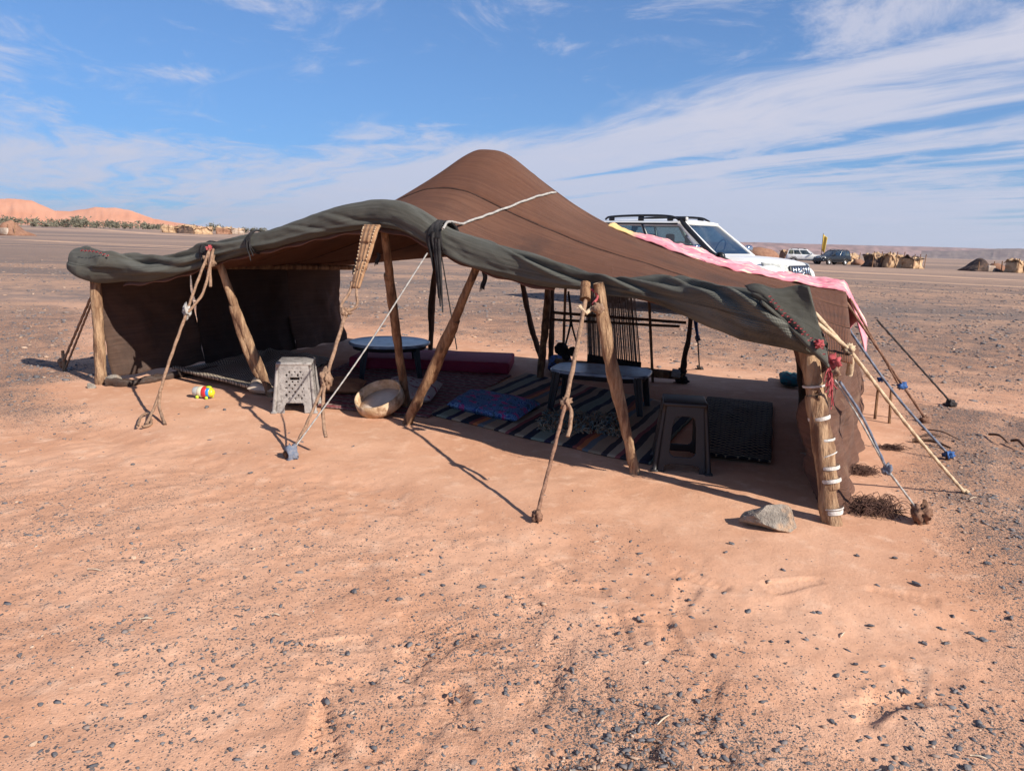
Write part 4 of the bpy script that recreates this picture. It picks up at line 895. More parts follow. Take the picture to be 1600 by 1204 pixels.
# ------------------------------------------------------------------ vehicles
def glass_mat():
    Mt = bpy.data.materials.new('window_glass'); Mt.use_nodes = True; t = NT(Mt.node_tree); t.n.clear()
    out = t.add('ShaderNodeOutputMaterial'); mx = t.add('ShaderNodeMixShader'); tr = t.add('ShaderNodeBsdfTransparent'); gl = t.add('ShaderNodeBsdfGlossy'); lw = t.add('ShaderNodeLayerWeight')
    tr.inputs[0].default_value = (.42, .52, .52, 1); gl.inputs['Roughness'].default_value = .03; lw.inputs['Blend'].default_value = .35
    t.l.new(t.mrange(lw.outputs['Facing'], 0, 1, .10, .7), mx.inputs[0]); t.l.new(tr.outputs[0], mx.inputs[1]); t.l.new(gl.outputs[0], mx.inputs[2]); t.l.new(mx.outputs[0], out.inputs[0]); return Mt
M['glass'] = glass_mat()
M['white_paint'] = material('white_car_paint', (.78, .78, .77), (.70, .66, .60), 2.5, rough=.28, spec=.6); M['black_trim'] = material('black_trim', (.012, .012, .013), None, rough=.4, spec=.5)
M['dark_paint'] = material('dark_car_paint', (.014, .016, .02), None, rough=.2, spec=.6); M['rubber'] = material('tyre_rubber', (.02, .019, .018), (.05, .04, .033), 9., .9)
M['chrome'] = material('chrome', (.62, .62, .63), None, rough=.15, metal=1.); M['lamp'] = material('headlamp_lens', (.55, .55, .5), (.36, .36, .33), 14., .1, spec=.8)
M['alloy'] = material('alloy_wheel', (.42, .42, .43), None, rough=.35, metal=.8); M['interior'] = material('car_seat', (.05, .048, .045), None, rough=.8)
M['amber'] = material('lamp_amber', (.6, .2, .03), None, rough=.3); M['dash'] = material('cream_plastic_trim', (.5, .49, .46), None, rough=.5)
def loft(sections):
    n = len(sections[0]); V = np.array(sections).reshape(-1, 3); Fc = gridfaces(len(sections), n, True).tolist(); Fc.append(list(range(n))); Fc.append([(len(sections)-1)*n+i for i in range(n)][::-1]); return V, Fc
def suv(name, loc, heading, paint, label, group, detail=True):
    T_ = thing(name, loc, label, 'car', group, rz=heading); lp_ = lambda nm, V, Fc, m, par=T_, sm=True, th=0.: part(par, nm, V, Fc, M[m], local=True, smooth=sm, thick=th)
    st = [(-2.42,.62,.98,1.0,.78,.72),(-2.37,.50,1.10,1.12,.89,.84),(-2.2,.44,1.15,1.17,.93,.88),(-1.4,.42,1.16,1.18,.945,.885),(0,.42,1.14,1.16,.945,.885),(.85,.42,1.12,1.17,.945,.88),(1.15,.42,1.09,1.165,.945,.86),(1.6,.43,1.06,1.145,.935,.83),(2.0,.45,1.02,1.105,.91,.79),(2.2,.48,.98,1.06,.88,.75),(2.33,.52,.91,.97,.83,.70),(2.40,.58,.80,.84,.77,.64)]
    sec = []
    for x, zb, zs, zt, w, ws in st:
        h = [(w*.88, zb), (w*.985, zb+.10), (w, (zb+zs)/2-.05), (w*.995, zs-.14), (w*.965, zs-.04), (ws, zs+.01), (ws*.75, zt-.012), (ws*.4, zt)]
        sec.append([(x, -y, z) for y, z in h]+[(x, y, z) for y, z in h[::-1]])
    lp_('body', *loft(sec), paint)
    # greenhouse walls with window openings
    zb, zt = 1.14, 1.80; A = dict(rl=(-2.30, .87), rr=(-2.30, -.87), fl=(1.02, .80), fr=(1.02, -.80)); Tt = dict(rl=(-2.12, .70), rr=(-2.12, -.70), fl=(.12, .66), fr=(.12, -.66))
    cabin = None
    def face(k0, k1, wins, nx, nz, out):
        a0, a1, b0, b1 = [np.array([*d[k], z]) for d, k, z in ((A, k0, zb), (A, k1, zb), (Tt, k0, zt), (Tt, k1, zt))]
        P = lambda u, v: (a0*(1-u)+a1*u)*(1-v)+(b0*(1-u)+b1*u)*v+out*.035*math.sin(math.pi*u)*(.5+v*.5)
        V = np.array([P(i/nx, j/nz) for i in range(nx+1) for j in range(nz+1)]); Fc = []
        for i in range(nx):
            for j in range(nz):
                u, v = (i+.5)/nx, (j+.5)/nz
                if any(w(u, v) for w in wins): continue
                Fc.append((i*(nz+1)+j, (i+1)*(nz+1)+j, (i+1)*(nz+1)+j+1, i*(nz+1)+j+1))
        return V, Fc, P
    def win(u0, u1, u0t, u1t, v0=.05, v1=.90): return lambda u, v: v0 < v < v1 and u0+(u0t-u0)*v < u < u1+(u1t-u1)*v
    for sy, (k0, k1) in ((-1, ('rr', 'fr')), (1, ('rl', 'fl'))):
        o = np.array([0, sy, 0]); wins = [win(.03, .235, .04, .235), win(.265, .535, .265, .535), win(.565, .90, .565, .93)]
        V, Fc, P = face(k0, k1, wins, 66, 18, o); fr = lp_('window_frame', V, Fc, paint, th=.03)
        for (u0, u1, u0t, u1t) in ((.02, .245, .03, .245), (.255, .545, .255, .545), (.555, .91, .555, .94)):
            V = np.array([P(u0+(u1-u0)*i/8+((u0t-u0)*(1-i/8)+(u1t-u1)*i/8)*j/6*.9, .03+.89*j/6) for i in range(9) for j in range(7)])+o*-.004; lp_('side_window', V, gridfaces(9, 7), 'glass')
        if detail:
            for u0, u1 in ((.238, .262), (.538, .562)):
                V = np.array([P(u, v)+o*(.02+q) for q in (0, .006) for u in (u0, u1) for v in (.0, .97)]); lp_('black_pillar', V, [(0,1,3,2),(4,6,7,5),(0,4,5,1),(2,3,7,6),(0,2,6,4),(1,5,7,3)], 'black_trim', sm=False)
            V = np.array([P(u, .955)+o*(.022+.012*math.sin(q))+np.array([0, 0, .02*math.cos(q)]) for u in np.linspace(.02, .93, 30) for q in np.linspace(0, 6.28, 6, endpoint=False)]); lp_('rain_guard', V, gridfaces(30, 6, True), 'black_trim')
    for k0, k1, nm, o in (('fr', 'fl', 'windscreen', np.array([1., 0, 0])), ('rl', 'rr', 'rear_window', np.array([-1., 0, 0]))):
        V, Fc, P = face(k0, k1, [win(.05, .95, .06, .94, .06, .93)], 40, 18, o); lp_('window_frame', V, Fc, paint if nm != 'windscreen' else paint, th=.03)
        V = np.array([P(.04+.92*i/10, .04+.90*j/6) for i in range(11) for j in range(7)])-o*.003; lp_(nm, V, gridfaces(11, 7), 'glass')
    # roof
    def rf(u, v):
        x = -2.14+2.30*u; w = .715-.045*u; y = (v*2-1); return x, w*y, 1.795+.075*(1-np.abs(y)**2.6)*(1-np.abs(2*u-1)**5*.7)
    V, Fc, U = grid(rf, 30, 24); lp_('roof', V, Fc, paint, th=.03)
    for sy in (-1, 1):
        V, Fc, U = tube([(-1.98, sy*.60, 1.86), (-1.86, sy*.60, 1.915), (-1.0, sy*.60, 1.945), (-.25, sy*.60, 1.925), (-.02, sy*.60, 1.85)], [.022, .026, .026, .026, .02], 40, 8); r = lp_('roof_rail', V, Fc, 'black_trim')
        for x in (-1.8, -1.0, -.25): V, Fc = rbox(.14, .05, .09, .012, 1); lp_('rail_foot', V+np.array([x, sy*.60, 1.88]), Fc, 'black_trim', r)
    # interior
    for x in (.05, -.95):
        for y in (-.38, .38):
            V, Fc = rbox(.16, .46, .62, .06, 3); V[:, 0] -= (V[:, 2])*.2; s_ = lp_('seat', V+np.array([x-.3, y, 1.05]), Fc, 'interior'); V, Fc = rbox(.1, .25, .19, .04, 3); lp_('headrest', V+np.array([x-.42, y, 1.47]), Fc, 'interior', s_)
    V, Fc = rbox(.35, 1.5, .14, .05, 2); lp_('dashboard', V+np.array([.72, 0, 1.17]), Fc, 'interior')
    V, Fc, U = tube([(.42+.05*math.sin(a)*0+.06*math.cos(a), -.38+.18*math.sin(a)*-1+.76*0, 1.30+.17*math.cos(a)) for a in np.linspace(0, 6.28, 20)], .014, 40, 6); lp_('steering_wheel', V*np.array([1, -1, 1]), Fc, 'interior')
    # wheels
    for x in (-1.42, 1.40):
        for sy in (-1, 1):
            V, Fc = lathe([(.21, -.11), (.36, -.125), (.385, -.09), (.39, 0), (.385, .09), (.36, .125), (.21, .11)], 36); V = V[:, [0, 2, 1]]; w = lp_('wheel', V+np.array([x, sy*.83, .39]), Fc, 'rubber')
            V, Fc = lathe([(0, .06), (.06, .08), (.07, .05), (.18, .04), (.215, .09), (.215, -.09), (0, -.09)], 24); V = V[:, [0, 2, 1]]*np.array([1, sy, 1]); lp_('rim', V+np.array([x, sy*.85, .39]), Fc, 'alloy', w)
            a = np.linspace(-.15, math.pi+.15, 26); V = np.array([[x+r*math.cos(q), sy*yy, .40+r*math.sin(q)] for q in a for r, yy in ((.43, .80), (.43, .958), (.485, .962), (.49, .90))]); lp_('wheel_arch', V, gridfaces(26, 4).tolist(), 'black_trim')
    V, Fc = rbox(.30, 1.72, .34, .07, 3); V[:, 0] -= np.abs(V[:, 1])**2*.16; lp_('front_bumper', V+np.array([2.36, 0, .56]), Fc, paint); V, Fc = rbox(.22, 1.72, .28, .06, 2); lp_('rear_bumper', V+np.array([-2.40, 0, .58]), Fc, paint)
    for sy in (-1, 1): V, Fc, U = tube([(-1.0, sy*.98, .42), (.95, sy*.98, .42)], [.05, .05], 6, 8); lp_('side_step', V, Fc, 'black_trim')
    # face of the car
    V, Fc = rbox(.06, .86, .25, .03, 2); V[:, 0] -= (V[:, 2])*.25; g = lp_('grille', V+np.array([2.395, 0, .885]), Fc, 'black_trim')
    for k in range(7):
        V, Fc = rbox(.03, .035, .20, .008, 1); V[:, 0] -= (V[:, 2])*.25; lp_('grille_bar', V+np.array([2.425, -.33+.11*k, .885]), Fc, 'chrome', g)
    V, Fc, U = tube([(2.42, .43*math.cos(a), .885+.125*math.sin(a)) if 1 else 0 for a in np.linspace(0, 6.283, 30)], .014, 60, 6, cap=False)
    for rx, rz_, oz in ((.095, .065, 0), (.035, .06, -.002), (.065, .028, .024)):
        V, Fc, U = tube([(2.445-.25*(rz_*math.sin(a)+oz), rx*math.cos(a), .885+oz+rz_*math.sin(a)) for a in np.linspace(0, 6.283, 24)], .009, 40, 6, cap=False); lp_('emblem', V, Fc, 'chrome', g)
    for sy in (-1, 1):
        def hl(u, v): yy = .47+.36*u; return 2.385-.34*u**1.6-.10*(v-.5), sy*yy, .80+.21*v+.05*u-(1-v)*.02
        V, Fc, U = grid(hl, 12, 8); hlm = lp_('headlight', V, Fc, 'lamp', th=.03)
        V, Fc = ico(2); lp_('indicator', V*np.array([.05, .035, .05])+np.array([2.18, sy*.82, .90]), Fc, 'amber', hlm)
        V, Fc = rbox(.12, .22, .19, .05, 3); mir = lp_('mirror', V+np.array([.72, sy*1.06, 1.27]), Fc, 'chrome' if paint == 'white_paint' else paint); V, Fc = rbox(.06, .14, .05, .015, 1); lp_('mirror_arm', V+np.array([.74, sy*.93, 1.22]), Fc, 'black_trim', mir)
        V, Fc = rbox(.05, .16, .30, .02, 1); lp_('tail_light', V+np.array([-2.34, sy*.78, .98]), Fc, 'amber')
        for x in (-.75, .25): V, Fc = rbox(.16, .03, .03, .01, 1); lp_('door_handle', V+np.array([x, sy*.955, .98]), Fc, paint)
    if detail:      # snorkel up the right-hand windscreen pillar
        V, Fc, U = tube([(1.42, -.95, 1.03), (1.18, -.96, 1.12), (.98, -.93, 1.20), (.55, -.83, 1.50), (.20, -.75, 1.76), (.10, -.73, 1.88)], [.05, .055, .05, .05, .052, .05], 40, 10); s_ = lp_('snorkel', V, Fc, 'black_trim')
        V, Fc = rbox(.22, .09, .09, .03, 3); lp_('intake_head', V+np.array([.13, -.73, 1.87]), Fc, 'black_trim', s_)
        V, Fc = rbox(.05, .08, .075, .02, 2); lp_('intake_grille', V+np.array([.23, -.73, 1.87]), Fc, 'dash', s_)
        V, Fc = lathe([(0, .0), (.085, .0), (.09, -.03), (.09, -.09), (.06, -.10)], 24); V = V[:, [0, 2, 1]]*np.array([1, 1, 1]); lp_('air_cleaner', V+np.array([1.25, -1.0, 1.14])*np.array([1, 1, 1]), Fc, 'black_trim', s_)
        V, Fc = lathe([(0, -.004), (.06, -.004), (.06, .01), (0, .012)], 20); V = V[:, [0, 2, 1]]*np.array([1, -1, 1]); lp_('cleaner_cap', V+np.array([1.25, -1.0, 1.14]), Fc, 'dash', s_)
    return T_
suv('white_offroad_car', (3.86, 16.3, .08), math.radians(-45), 'white_paint', 'white off-road car with black snorkel and roof rails parked behind the tent', 'parked off-road cars')
def far(u, v, d): 
    """far ground point in the direction of pixel column u at distance d (the terrain gives the height)"""
    r = ray(u, v); x, y = r[0]/r[1]*d, d; return np.array([x, y, float(gz(x, y))])
suv('far_car', far(1258, 411, 100), math.radians(-25), 'white_paint', 'small white off-road car parked far off on the plain', 'parked off-road cars', False)
suv('far_car', far(1299, 412, 96), math.radians(205), 'dark_paint', 'small black off-road car parked far off beside the white one', 'parked off-road cars', False)
# ------------------------------------------------------------------ far camp: huts, low tents, flag, shrubs
M['straw'] = material('straw_and_rag', (.40, .25, .14), (.55, .38, .23), 1.6, .95, .5, 9., c3=(.28, .16, .1), n3=2.); M['dark_cloth'] = material('dark_tent_cloth', (.05, .035, .03), (.11, .07, .055), 2., .95, .4, 10., c3=(.2, .12, .08), n3=1.3)
M['brown_cloth'] = material('brown_tent_cloth', (.22, .11, .07), (.30, .16, .10), 2., .95, .3, 10.); M['pale_sheet'] = material('pale_sheet', (.45, .36, .29), (.30, .22, .17), 2., .9)
def hut(p, w, d, h, mat, label, group, seed, rz=0., side='straw'):
    T_ = thing('hut', p, label, 'hut', group, rz=rz)
    def wl(u, v):
        a = u*2*np.pi; c, s = np.cos(a), np.sin(a); f = lambda q: np.sign(q)*np.abs(q)**.35; k = 1+.38*fbm(u*11+seed, v*3, seed, 3)-.12*v
        return f(c)*w/2*k, f(s)*d/2*k, v*h*(.86+.18*fbm(u*6+seed, 0*v+2, seed+2, 2))-.05
    V, Fc, U = grid(wl, 49, 8); part(T_, 'wall', V, Fc, M[mat], local=True, thick=.06)
    def tp(u, v): return (u-.5)*w*1.04, (v-.5)*d*1.04, h*(.86+.42*fbm(u*5+seed, v*4, seed+5, 3))-.25*h*np.abs(v-.5)
    V, Fc, U = grid(tp, 14, 12); part(T_, 'roof', V, Fc, M[side], local=True, thick=.08)
    for k in range(3):
        V, Fc, U = tube([(-w*.5+k*w*.5, -d*.52, 0), (-w*.5+k*w*.5+.06, -d*.53, h*1.08)], .045, 6, 6); part(T_, 'post', V, Fc, M['wood'], local=True)
    return T_
def lowtent(p, w, d, h, mat, label, group, seed, rz=0.):
    T_ = thing('low_tent', p, label, 'tent', group, rz=rz)
    def f(u, v):
        x = (u-.5)*w; y = (v-.5)*d; b = np.exp(-((u-.4)/.22)**2)*.55+.45; k = np.clip(np.sin(np.pi*u), 0, 1)**.45*np.clip(np.sin(np.pi*v), 0, 1)**.5
        return x, y, h*b*k*(1+.15*fbm(u*5+seed, v*5, seed, 3))
    V, Fc, U = grid(f, 34, 20); part(T_, 'tent_cloth', V, Fc, M[mat], local=True, thick=.05)
    for k in range(4):
        x = -w*.38+k*w*.26; V, Fc, U = tube([(x, -d*.46, 0), (x+.1, -d*.40, h*(.75+.15*math.sin(k*2+seed)))], .05, 6, 6); part(T_, 'pole', V, Fc, M['wood'], local=True)
    V, Fc = rbox(w*.25, .3, h*.5, .1, 2); V += .06*fbm(V[:, :1]*3+3, V[:, 2:]*3+4, seed, 2); part(T_, 'bundle', V+np.array([w*.05, -d*.45, h*.25]), Fc, M['pale_sheet'], local=True)
    return T_
G1 = 'huts and tents on the far plain'
hut(far(1366, 416, 88), 2.1, 2., 1.65, 'dark_cloth', 'dark open shelter with straw roof beside a straw hut', G1, 3, .2)
hut(far(1391, 417, 87), 1.75, 1.9, 1.7, 'straw', 'straw covered hut next to the dark shelter', G1, 5, .1)
hut(far(1424, 418, 86), 1.75, 1.8, 1.5, 'straw', 'small straw and rag hut standing alone on the plain', G1, 7, .4, 'dark_cloth')
lowtent(far(1532, 421, 82), 3.4, 3., 1.35, 'dark_cloth', 'low dark tent with pale bundles on the far plain', G1, 9, .1)
hut(far(1588, 423, 80), 1.8, 1.6, 1.4, 'straw', 'straw hut with pointed pale cloth beside the low dark tent', G1, 11, .3)
hut(far(1231, 408, 112), 2., 1.6, 1.7, 'brown_cloth', 'reddish brown hut behind the far white car', G1, 12, .3, 'straw')
hut(far(1323, 409, 104), 2.6, 1.6, 1.5, 'straw', 'straw shelter behind the far black car', G1, 14, .3)
for k, (u, d) in enumerate(((1340, 100), (1560, 84), (1338, 108))):
    p = far(u, 413, d); V, Fc = lump(2, 1.0, .7, .5, .35, k+4); solo('heap', V+p+UPZ*.3, Fc, M['brown_cloth'], ('low brown heap between the far black car and the dark shelter', 'low brown heap between the low dark tent and the straw hut', 'low brown heap behind the straw shelter of the black car')[k], 'heap', 'heaps by the far huts')
p = far(1190, 400, 118); V, Fc = lump(3, 3.4, 2.4, 1.9, .2, 2); V[:, 2] = np.maximum(V[:, 2], -.2); solo('low_tent', V+p, Fc, M['brown_cloth'], 'dark red-brown mounded tent beyond the white car bonnet', 'tent', G1)
p = far(1282, 408, 108); T_ = thing('flag', p, 'yellow flag on a thin pole behind the far cars', 'flag')
V, Fc, U = tube([(0, 0, 0), (0, 0, 4.2)], .04, 6, 6); part(T_, 'flagpole', V, Fc, M['wood_dark'], local=True)
V, Fc, U = grid(lambda u, v: (.05+u*.55*(1-v*.4), .15*np.sin(u*5), 4.1-2.2*v-.5*u), 10, 14); part(T_, 'flag_cloth', V, Fc, material('yellow_cloth', (.55, .38, .08), None), local=True, thick=.02)
lowtent(far(20, 366, 104), 4.6, 3.4, 2.05, 'brown_cloth', 'brown nomad tent with pale bundle on the plain before the dunes', G1, 21, -.2)
for k, (u, d, w, h, m) in enumerate(((268, 205, 4.2, 2.0, 'straw'), (292, 205, 5., 2.3, 'dark_cloth'), (318, 200, 4.4, 2., 'straw'), (350, 215, 4., 2.1, 'brown_cloth'), (372, 220, 3.4, 1.9, 'pale_sheet'))):
    lb = ('tan walled hut at the foot of the dunes', 'dark open stall among the huts by the dunes', 'straw shelter among the huts by the dunes', 'brown cloth hut in the row by the dunes', 'small pale hut at the end of the row by the dunes')[k]
    hut(far(u, 366, d), w, 3., h, m, lb, 'row of huts at the foot of the dunes', 30+k, .1*k, 'straw')
M['leaf'] = material('tamarisk_leaf', (.13, .12, .085), (.19, .175, .125), .9, .9); M['bark'] = material('shrub_bark', (.12, .08, .05), None)
def shrub(p, w, h, seed, lb):
    r = np.random.default_rng(seed); T_ = thing('shrub', p, lb, 'shrub', 'shrubs in front of the dunes'); n = 260
    c = r.normal(0, 1, (7, 3))*np.array([w*.24, w*.2, h*.16])+np.array([0, 0, h*.5]); q = c[r.integers(0, 7, n)]+r.normal(0, 1, (n, 3))*np.array([w*.12, w*.12, h*.16]); q[:, 2] = np.clip(np.abs(q[:, 2]), .05*h, h)
    s = h*.10; d1 = r.normal(0, s, (n, 3)); d2 = r.normal(0, s, (n, 3)); V = np.concatenate([q-d1, q+d1, q+d2], 0); Fc = np.stack([np.arange(n), np.arange(n)+n, np.arange(n)+2*n], -1)
    part(T_, 'foliage', V, Fc, M['leaf'], local=True, smooth=False)
    V, Fc, U = tube([(0, 0, -.1), (w*.03, 0, h*.55)], [h*.035, h*.015], 6, 6); part(T_, 'trunk', V, Fc, M['bark'], local=True)
sh = [(8, 11, 40), (28, 13, 45), (68, 12, 38), (85, 10, 34), (98, 11, 40), (118, 14, 30), (128, 14, 34), (147, 9, 22), (156, 9, 24), (172, 12, 26), (182, 9, 20), (196, 9, 20), (207, 8, 16), (222, 10, 20), (233, 9, 22), (247, 9, 20), (258, 8, 16), (330, 11, 26), (345, 9, 20), (384, 7, 16), (395, 7, 14), (-20, 12, 36), (52, 10, 26), (300, 8, 20), (410, 7, 18)]
for i, (u, hp, wp) in enumerate(sh):
    d = 262+rng.uniform(-8, 22); shrub(far(u, 354, d), wp*d/1156*.8, hp*d/1156*1.15, 100+i, 'tall bushy grey-green tamarisk before the dunes' if hp > 12 else 'wide spreading grey-green shrub before the dunes' if wp > 30 else 'low small shrub beside the far row of huts' if u > 250 else 'middle-sized grey-green shrub before the dunes' if hp >= 10 else 'small low grey-green shrub before the dunes')
# ------------------------------------------------------------------ rock, stones, gravel, scraps
M['rock'] = material('grey_rock', (.19, .165, .14), (.32, .275, .23), 14., .9, .9, 40., c3=(.42, .27, .17), n3=9., bdist=.03)
def rockmesh(c, sx, sy, sz, seed, sub=3, cut=5):
    V, Fc = ico(sub); r = np.random.default_rng(seed)
    for k in range(cut+4):
        n = r.normal(0, 1, 3); n /= np.linalg.norm(n); d = r.uniform(.42, .8); e = V@n-d; V = V-np.maximum(e, 0)[:, None]*n*.92
    V = V*(1+.10*fbm(V[:, 0]*3+V[:, 2]+5, V[:, 1]*3-V[:, 2]+5, seed, 3))[:, None]*np.array([sx, sy, sz]); return V, Fc
c = gnd(1211, 833); V, Fc = rockmesh(c, .15, .11, .10, 23, 4, 6); V[:, :2] *= (1+.35*np.clip(-V[:, 2:]/.1+.2, 0, 1)); V[:, 2] = np.maximum(V[:, 2], -.06)+.045; V[:, 1] += .08
solo('rock', V+c, Fc, M['rock'], 'angular grey and tan rock on the sand beside the corner pole', 'rock', smooth=False)
for (u, v, r) in ((178, 601, .085), (143, 606, .05)):
    c = gnd(u, v); V, Fc = rockmesh(c, r, r*.8, r*.8, int(u), 3); solo('rock', V+c+UPZ*r*.4, Fc, M['rock'], 'grey rock wedged inside the foot of the left corner pole' if r > .06 else 'small grey rock outside the foot of the left corner pole', 'rock', 'rocks at the left corner pole', smooth=False)
M['slate'] = material('slate_stone', (.10, .096, .10), (.17, .158, .158), 9., .8, .5, 50., c3=(.2, .15, .12), n3=6.); M['tanstone'] = material('tan_stone', (.42, .28, .19), (.55, .40, .29), 9., .9, .5, 50.)
SA = [(1107,434,16),(1385,410,12),(1508,416,15),(1250,458,13),(1087,627,14),(690,705,12),(600,795,11),(757,785,11),(720,920,12),(1480,955,14),(1490,770,17),(497,620,12),(395,622,9),(60,636,11),(363,664,10),(835,514,11),(790,532,9),(415,327,-11),(415,40,8),(783,72,9),(793,302,-10),(1100,865,10),(1450,845,11),(730,665,11),(125,790,10),(100,908,-12),(1320,440,9),(1550,500,11),(1490,610,10),(1100,737,10),(640,833,11),(1060,1000,13),(1090,850,10),(1580,740,12),(170,940,12),(350,915,13),(925,935,14),(430,240,12),(165,232,8),(220,742,-8),(1366,598,7),(968,783,8),(505,878,9),(985,920,11),(1170,1000,8)]
SB = [(685,297,11),(668,323,9),(525,398,11),(513,535,10),(1080,337,9),(1265,427,15),(1127,533,12),(1360,588,11),(1290,588,11),(1475,577,11),(865,590,9),(813,590,9),(190,670,13),(20,712,12),(405,774,9),(455,788,12),(75,860,13),(330,852,16),(258,906,14),(1236,737,14),(1020,687,12),(1070,813,11),(1005,833,11),(1185,980,16),(1470,845,14),(870,998,18),(510,998,13),(260,990,13),(740,495,12),(1482,362,12),(1380,515,9),(580,770,13),(1250,915,12),(1230,960,12),(930,965,10),(1076,658,11),(1425,980,16),(1195,345,10),(1133,718,9),(945,497,9),(1560,520,13),(1340,545,9),(830,925,13),(1440,560,10)]
stones = [(x/2, 700+y/2, s) for x, y, s in SA]+[(800+x/2, 700+y/2, s) for x, y, s in SB]+[(323, 638, 9), (351, 642, 8), (1490, 690, 8), (1530, 680, 9)]
for i, (u, v, s) in enumerate(stones):
    c = gnd(u, v); d = np.linalg.norm(c-CP); r = abs(s)/F*d*.50; V, Fc = rockmesh(c, r*rng.uniform(.95, 1.25), r*rng.uniform(.55, .85), r*rng.uniform(.38, .6), 200+i, 2, 9); a = rng.uniform(0, 6.28); V = V@rotz(a).T
    z = float(gz(c[0], c[1])); tan = s < 0
    td = float(tentdist(c[0], c[1]))
    if tan: lb, gr = 'small pale tan stone lying on the sand before the tent', 'pale stones on the sand'
    elif td < 1.: lb, gr = 'small dark stone on the swept sand close to the tent edge', 'dark stones close to the tent'
    elif c[0] > 1.55: lb, gr = 'dark slate stone on the stony ground beyond the corner pole', 'dark stones beyond the corner pole'
    elif abs(s) >= 14: lb, gr = 'larger flat dark slate stone on the open orange sand', 'larger dark stones on the sand'
    elif abs(s) >= 11: lb, gr = 'middle-sized dark slate stone among gravel on the open sand', 'middling dark stones on the sand'
    else: lb, gr = 'tiny dark slate stone on the open orange sand', 'tiny dark stones on the sand'
    solo('stone', V+np.array([c[0], c[1], z+r*.25]), Fc, M['tanstone' if tan else 'slate'], lb, 'stone', gr, smooth=False)
def pebbles(name, n, rmin, rmax, near, farr, seed, label):
    r = np.random.default_rng(seed); Vb, Fb = ico(1); Fb = np.array(Fb)
    # sample positions evenly over the ground in view
    k = int(n*9); y = np.exp(r.uniform(math.log(near), math.log(farr), k)); x = r.uniform(-.78, .80, k)*(y+.6)
    g = gravel(x, y); cl = sstep(fbm(x*2.1, y*2.1, 77, 5), -.2, .45)
    keep = (r.random(k) < np.clip(g*(.16+.62*cl**1.4)+.010*(tentdist(x, y) > .25), 0, 1)) & (tentdist(x, y) > .12)
    x, y = x[keep][:n], y[keep][:n]; m = len(x)
    s = rmin*(rmax/rmin)**(r.random(m)**4.2)*np.clip(.8+y/14, .8, 1.8)
    a = r.uniform(0, 6.28, m); sx = s*r.uniform(.8, 1.7, m); sy = s*r.uniform(.5, .95, m); sz = s*r.uniform(.25, .55, m)
    B = Vb[None]*(1+r.uniform(-.42, .38, (m, len(Vb), 1))); P = B*np.stack([sx, sy, sz], -1)[:, None]
    ca, sa = np.cos(a)[:, None], np.sin(a)[:, None]; X = P[..., 0]*ca-P[..., 1]*sa+x[:, None]; Y = P[..., 0]*sa+P[..., 1]*ca+y[:, None]; Z = P[..., 2]+(gz(x, y)+sz*.35)[:, None]
    V = np.stack([X, Y, Z], -1).reshape(-1, 3); Fc = (Fb[None]+(np.arange(m)*len(Vb))[:, None, None]).reshape(-1, 3)
    me = bpy.data.meshes.new(name); me.vertices.add(len(V)); me.vertices.foreach_set('co', V.ravel().astype(np.float32)); me.loops.add(Fc.size); me.loops.foreach_set('vertex_index', Fc.ravel().astype(np.int32))
    me.polygons.add(len(Fc)); me.polygons.foreach_set('loop_start', np.arange(0, Fc.size, 3, dtype=np.int32)); me.polygons.foreach_set('loop_total', np.full(len(Fc), 3, np.int32)); me.update(calc_edges=True); me.validate()
    at = me.attributes.new('shade', 'FLOAT', 'POINT'); at.data.foreach_set('value', np.repeat(r.random(m), len(Vb)).astype(np.float32))
    Mt = bpy.data.materials.new(name+'_stone'); Mt.use_nodes = True; t = NT(Mt.node_tree); b = t.n['Principled BSDF']; an = t.add('ShaderNodeAttribute', attribute_name='shade')
    t.put(b.inputs['Base Color'], t.ramp(an.outputs['Fac'], [(0, (.085, .082, .088)), (.55, (.16, .148, .148)), (.8, (.22, .17, .145)), (.93, (.36, .23, .155)), (1, (.5, .36, .26))])); b.inputs['Roughness'].default_value = .85
    me.materials.append(Mt); tag(obj(name, me), label, 'gravel', kind='stuff')
pebbles('gravel', 36000, .0018, .0135, 1.7, 9., 5, 'dark slate gravel scattered over the orange sand')
pebbles('coarse_gravel', 26000, .006, .026, 7., 34., 6, 'dark stones strewn over the plain around the tent')
M['scrap'] = material('pale_scrap', (.46, .36, .25), (.6, .5, .38), 9., .7)
for i, (u, v, L) in enumerate(((1037, 1113, .045), (1531, 1175, .03), (903, 1197, .03), (1258, 712, .05), (1520, 780, .05), (228, 960, .03), (431, 955, .025), (148, 884, .05), (1318, 982, .03), (1000, 830, .02))):
    c = gnd(u, v); z = float(gz(c[0], c[1]))+.006; a = rng.uniform(0, 3.1); d = np.array([math.cos(a), math.sin(a), 0])*L*.8
    V, Fc, U = tube([c-d+UPZ*z, c+UPZ*(z+.004), c+d+UPZ*z], [.002, .003, .002], 8, 6, jit=.3, seed=i); solo('straw_scrap', V, Fc, M['scrap'], 'pale scrap of straw by the tent ropes and corner pole' if v < 800 else 'long pale straw lying on the open sand' if L > .04 else 'short pale scrap lying on the open sand', 'scrap', 'pale scraps on the sand')
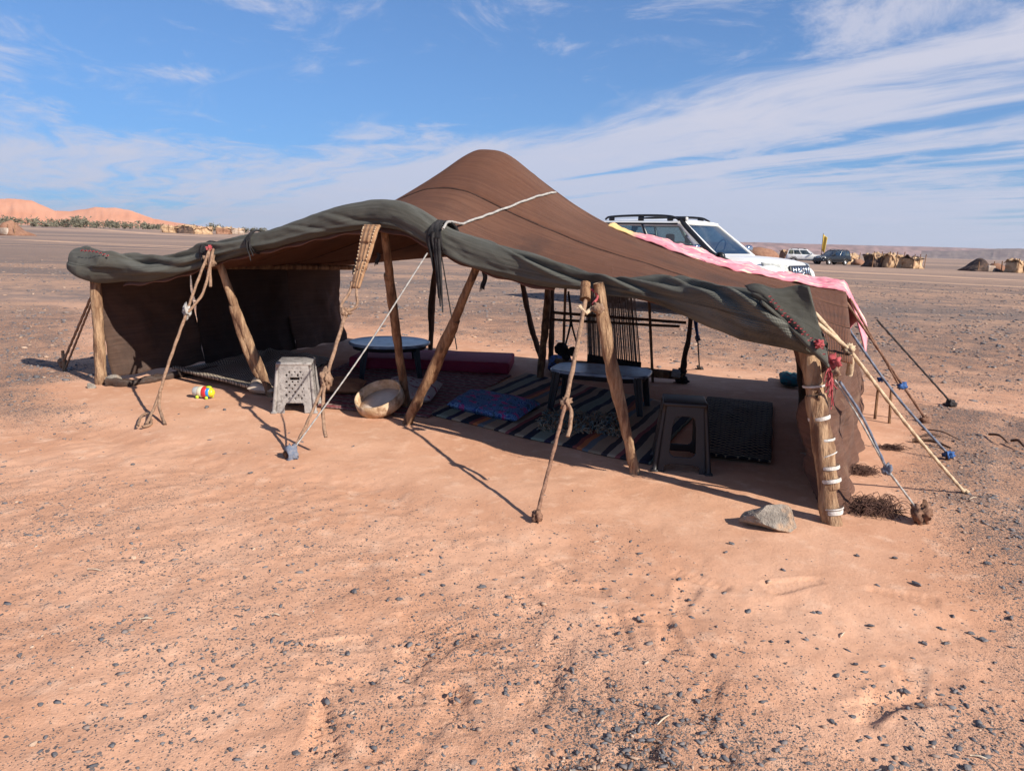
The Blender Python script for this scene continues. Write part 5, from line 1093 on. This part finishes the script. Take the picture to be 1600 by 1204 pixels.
# wool tufts and roots at the right wall
M['tuft'] = material('brown_goat_hair', (.07, .035, .026), (.14, .075, .055), 30., .95)
def tuft(u, v, w, h, n, seed, label):
    r = np.random.default_rng(seed); c = gnd(u, v); z = float(gz(c[0], c[1])); mb = MB()
    for k in range(n):
        p = c+np.array([r.normal(0, w*.35), r.normal(0, w*.25), z+abs(r.normal(0, h*.3))]); a = r.uniform(0, 6.28); L = r.uniform(.5, 1.2)*w*.5
        e = p+np.array([math.cos(a)*L, math.sin(a)*L*.6, r.uniform(-.6, .6)*h]); e[2] = max(e[2], z+.003); V, Fc, U = tube([p, (p+e)/2+UPZ*r.uniform(0, h*.6), e], [.0020, .0018, .001], 7, 4); mb.add(V, Fc)
    V, Fc = mb.get(); solo('hair_tuft', V, Fc, M['tuft'], label, 'tuft', 'loose goat hair by the tent')
tuft(1362, 800, .19, .075, 620, 1, 'big matted clump of brown goat hair by the corner pole')
tuft(1392, 700, .12, .03, 220, 2, 'thin strip of dark goat hair on the sand beside the right wall')
tuft(1345, 738, .14, .05, 280, 3, 'frayed brown goat hair at the foot of the right wall')
for i, (a, b, r) in enumerate((((1425, 690), (1485, 702), .014), ((1545, 680), (1575, 694), .010), ((1432, 686), (1470, 684), .010), ((1440, 672), (1500, 690), .006), ((1580, 690), (1600, 700), .012))):
    p, q = gnd(*a), gnd(*b); mid = (p+q)/2+np.array([.02, .03, .03]); V, Fc, U = tube([p+UPZ*.01, mid, q+UPZ*.012], [r, r*.9, r*.5], 14, 7, jit=.4, seed=i); solo('twig', V, Fc, M['wood_dark'], ('thick dry twig lying under the brown guy rope', 'forked dry twig on stony ground far from the tent', 'short dry twig crossing the thick twig', 'long thin dry twig beside the thick twig', 'dry twig end lying among stones away from the ropes')[i], 'twig', 'twigs right of the tent')
p = gnd(1308, 690); V, Fc, U = tube([dep(1304, 684, p[1]-.4), dep(1316, 690, p[1]-.4)], [.012, .01], 6, 6, jit=.5)

# ------------------------------------------------------------------ haze
V, Fc = box(-11000, 11000, -600, 11500, -190, 260)
hz = obj('haze', mkmesh('haze', V, Fc, None, smooth=False)); hm = bpy.data.materials.new('desert_haze'); hm.use_nodes = True; t = NT(hm.node_tree); t.n.clear()
out = t.add('ShaderNodeOutputMaterial'); pv = t.add('ShaderNodeVolumePrincipled'); pv.inputs['Density'].default_value = 4.2e-5; pv.inputs['Color'].default_value = (.80, .86, .95, 1); pv.inputs['Anisotropy'].default_value = .2
t.l.new(pv.outputs[0], out.inputs['Volume']); hz.data.materials.append(hm); tag(hz, 'thin pale desert haze over the whole plain', 'haze', kind='stuff')
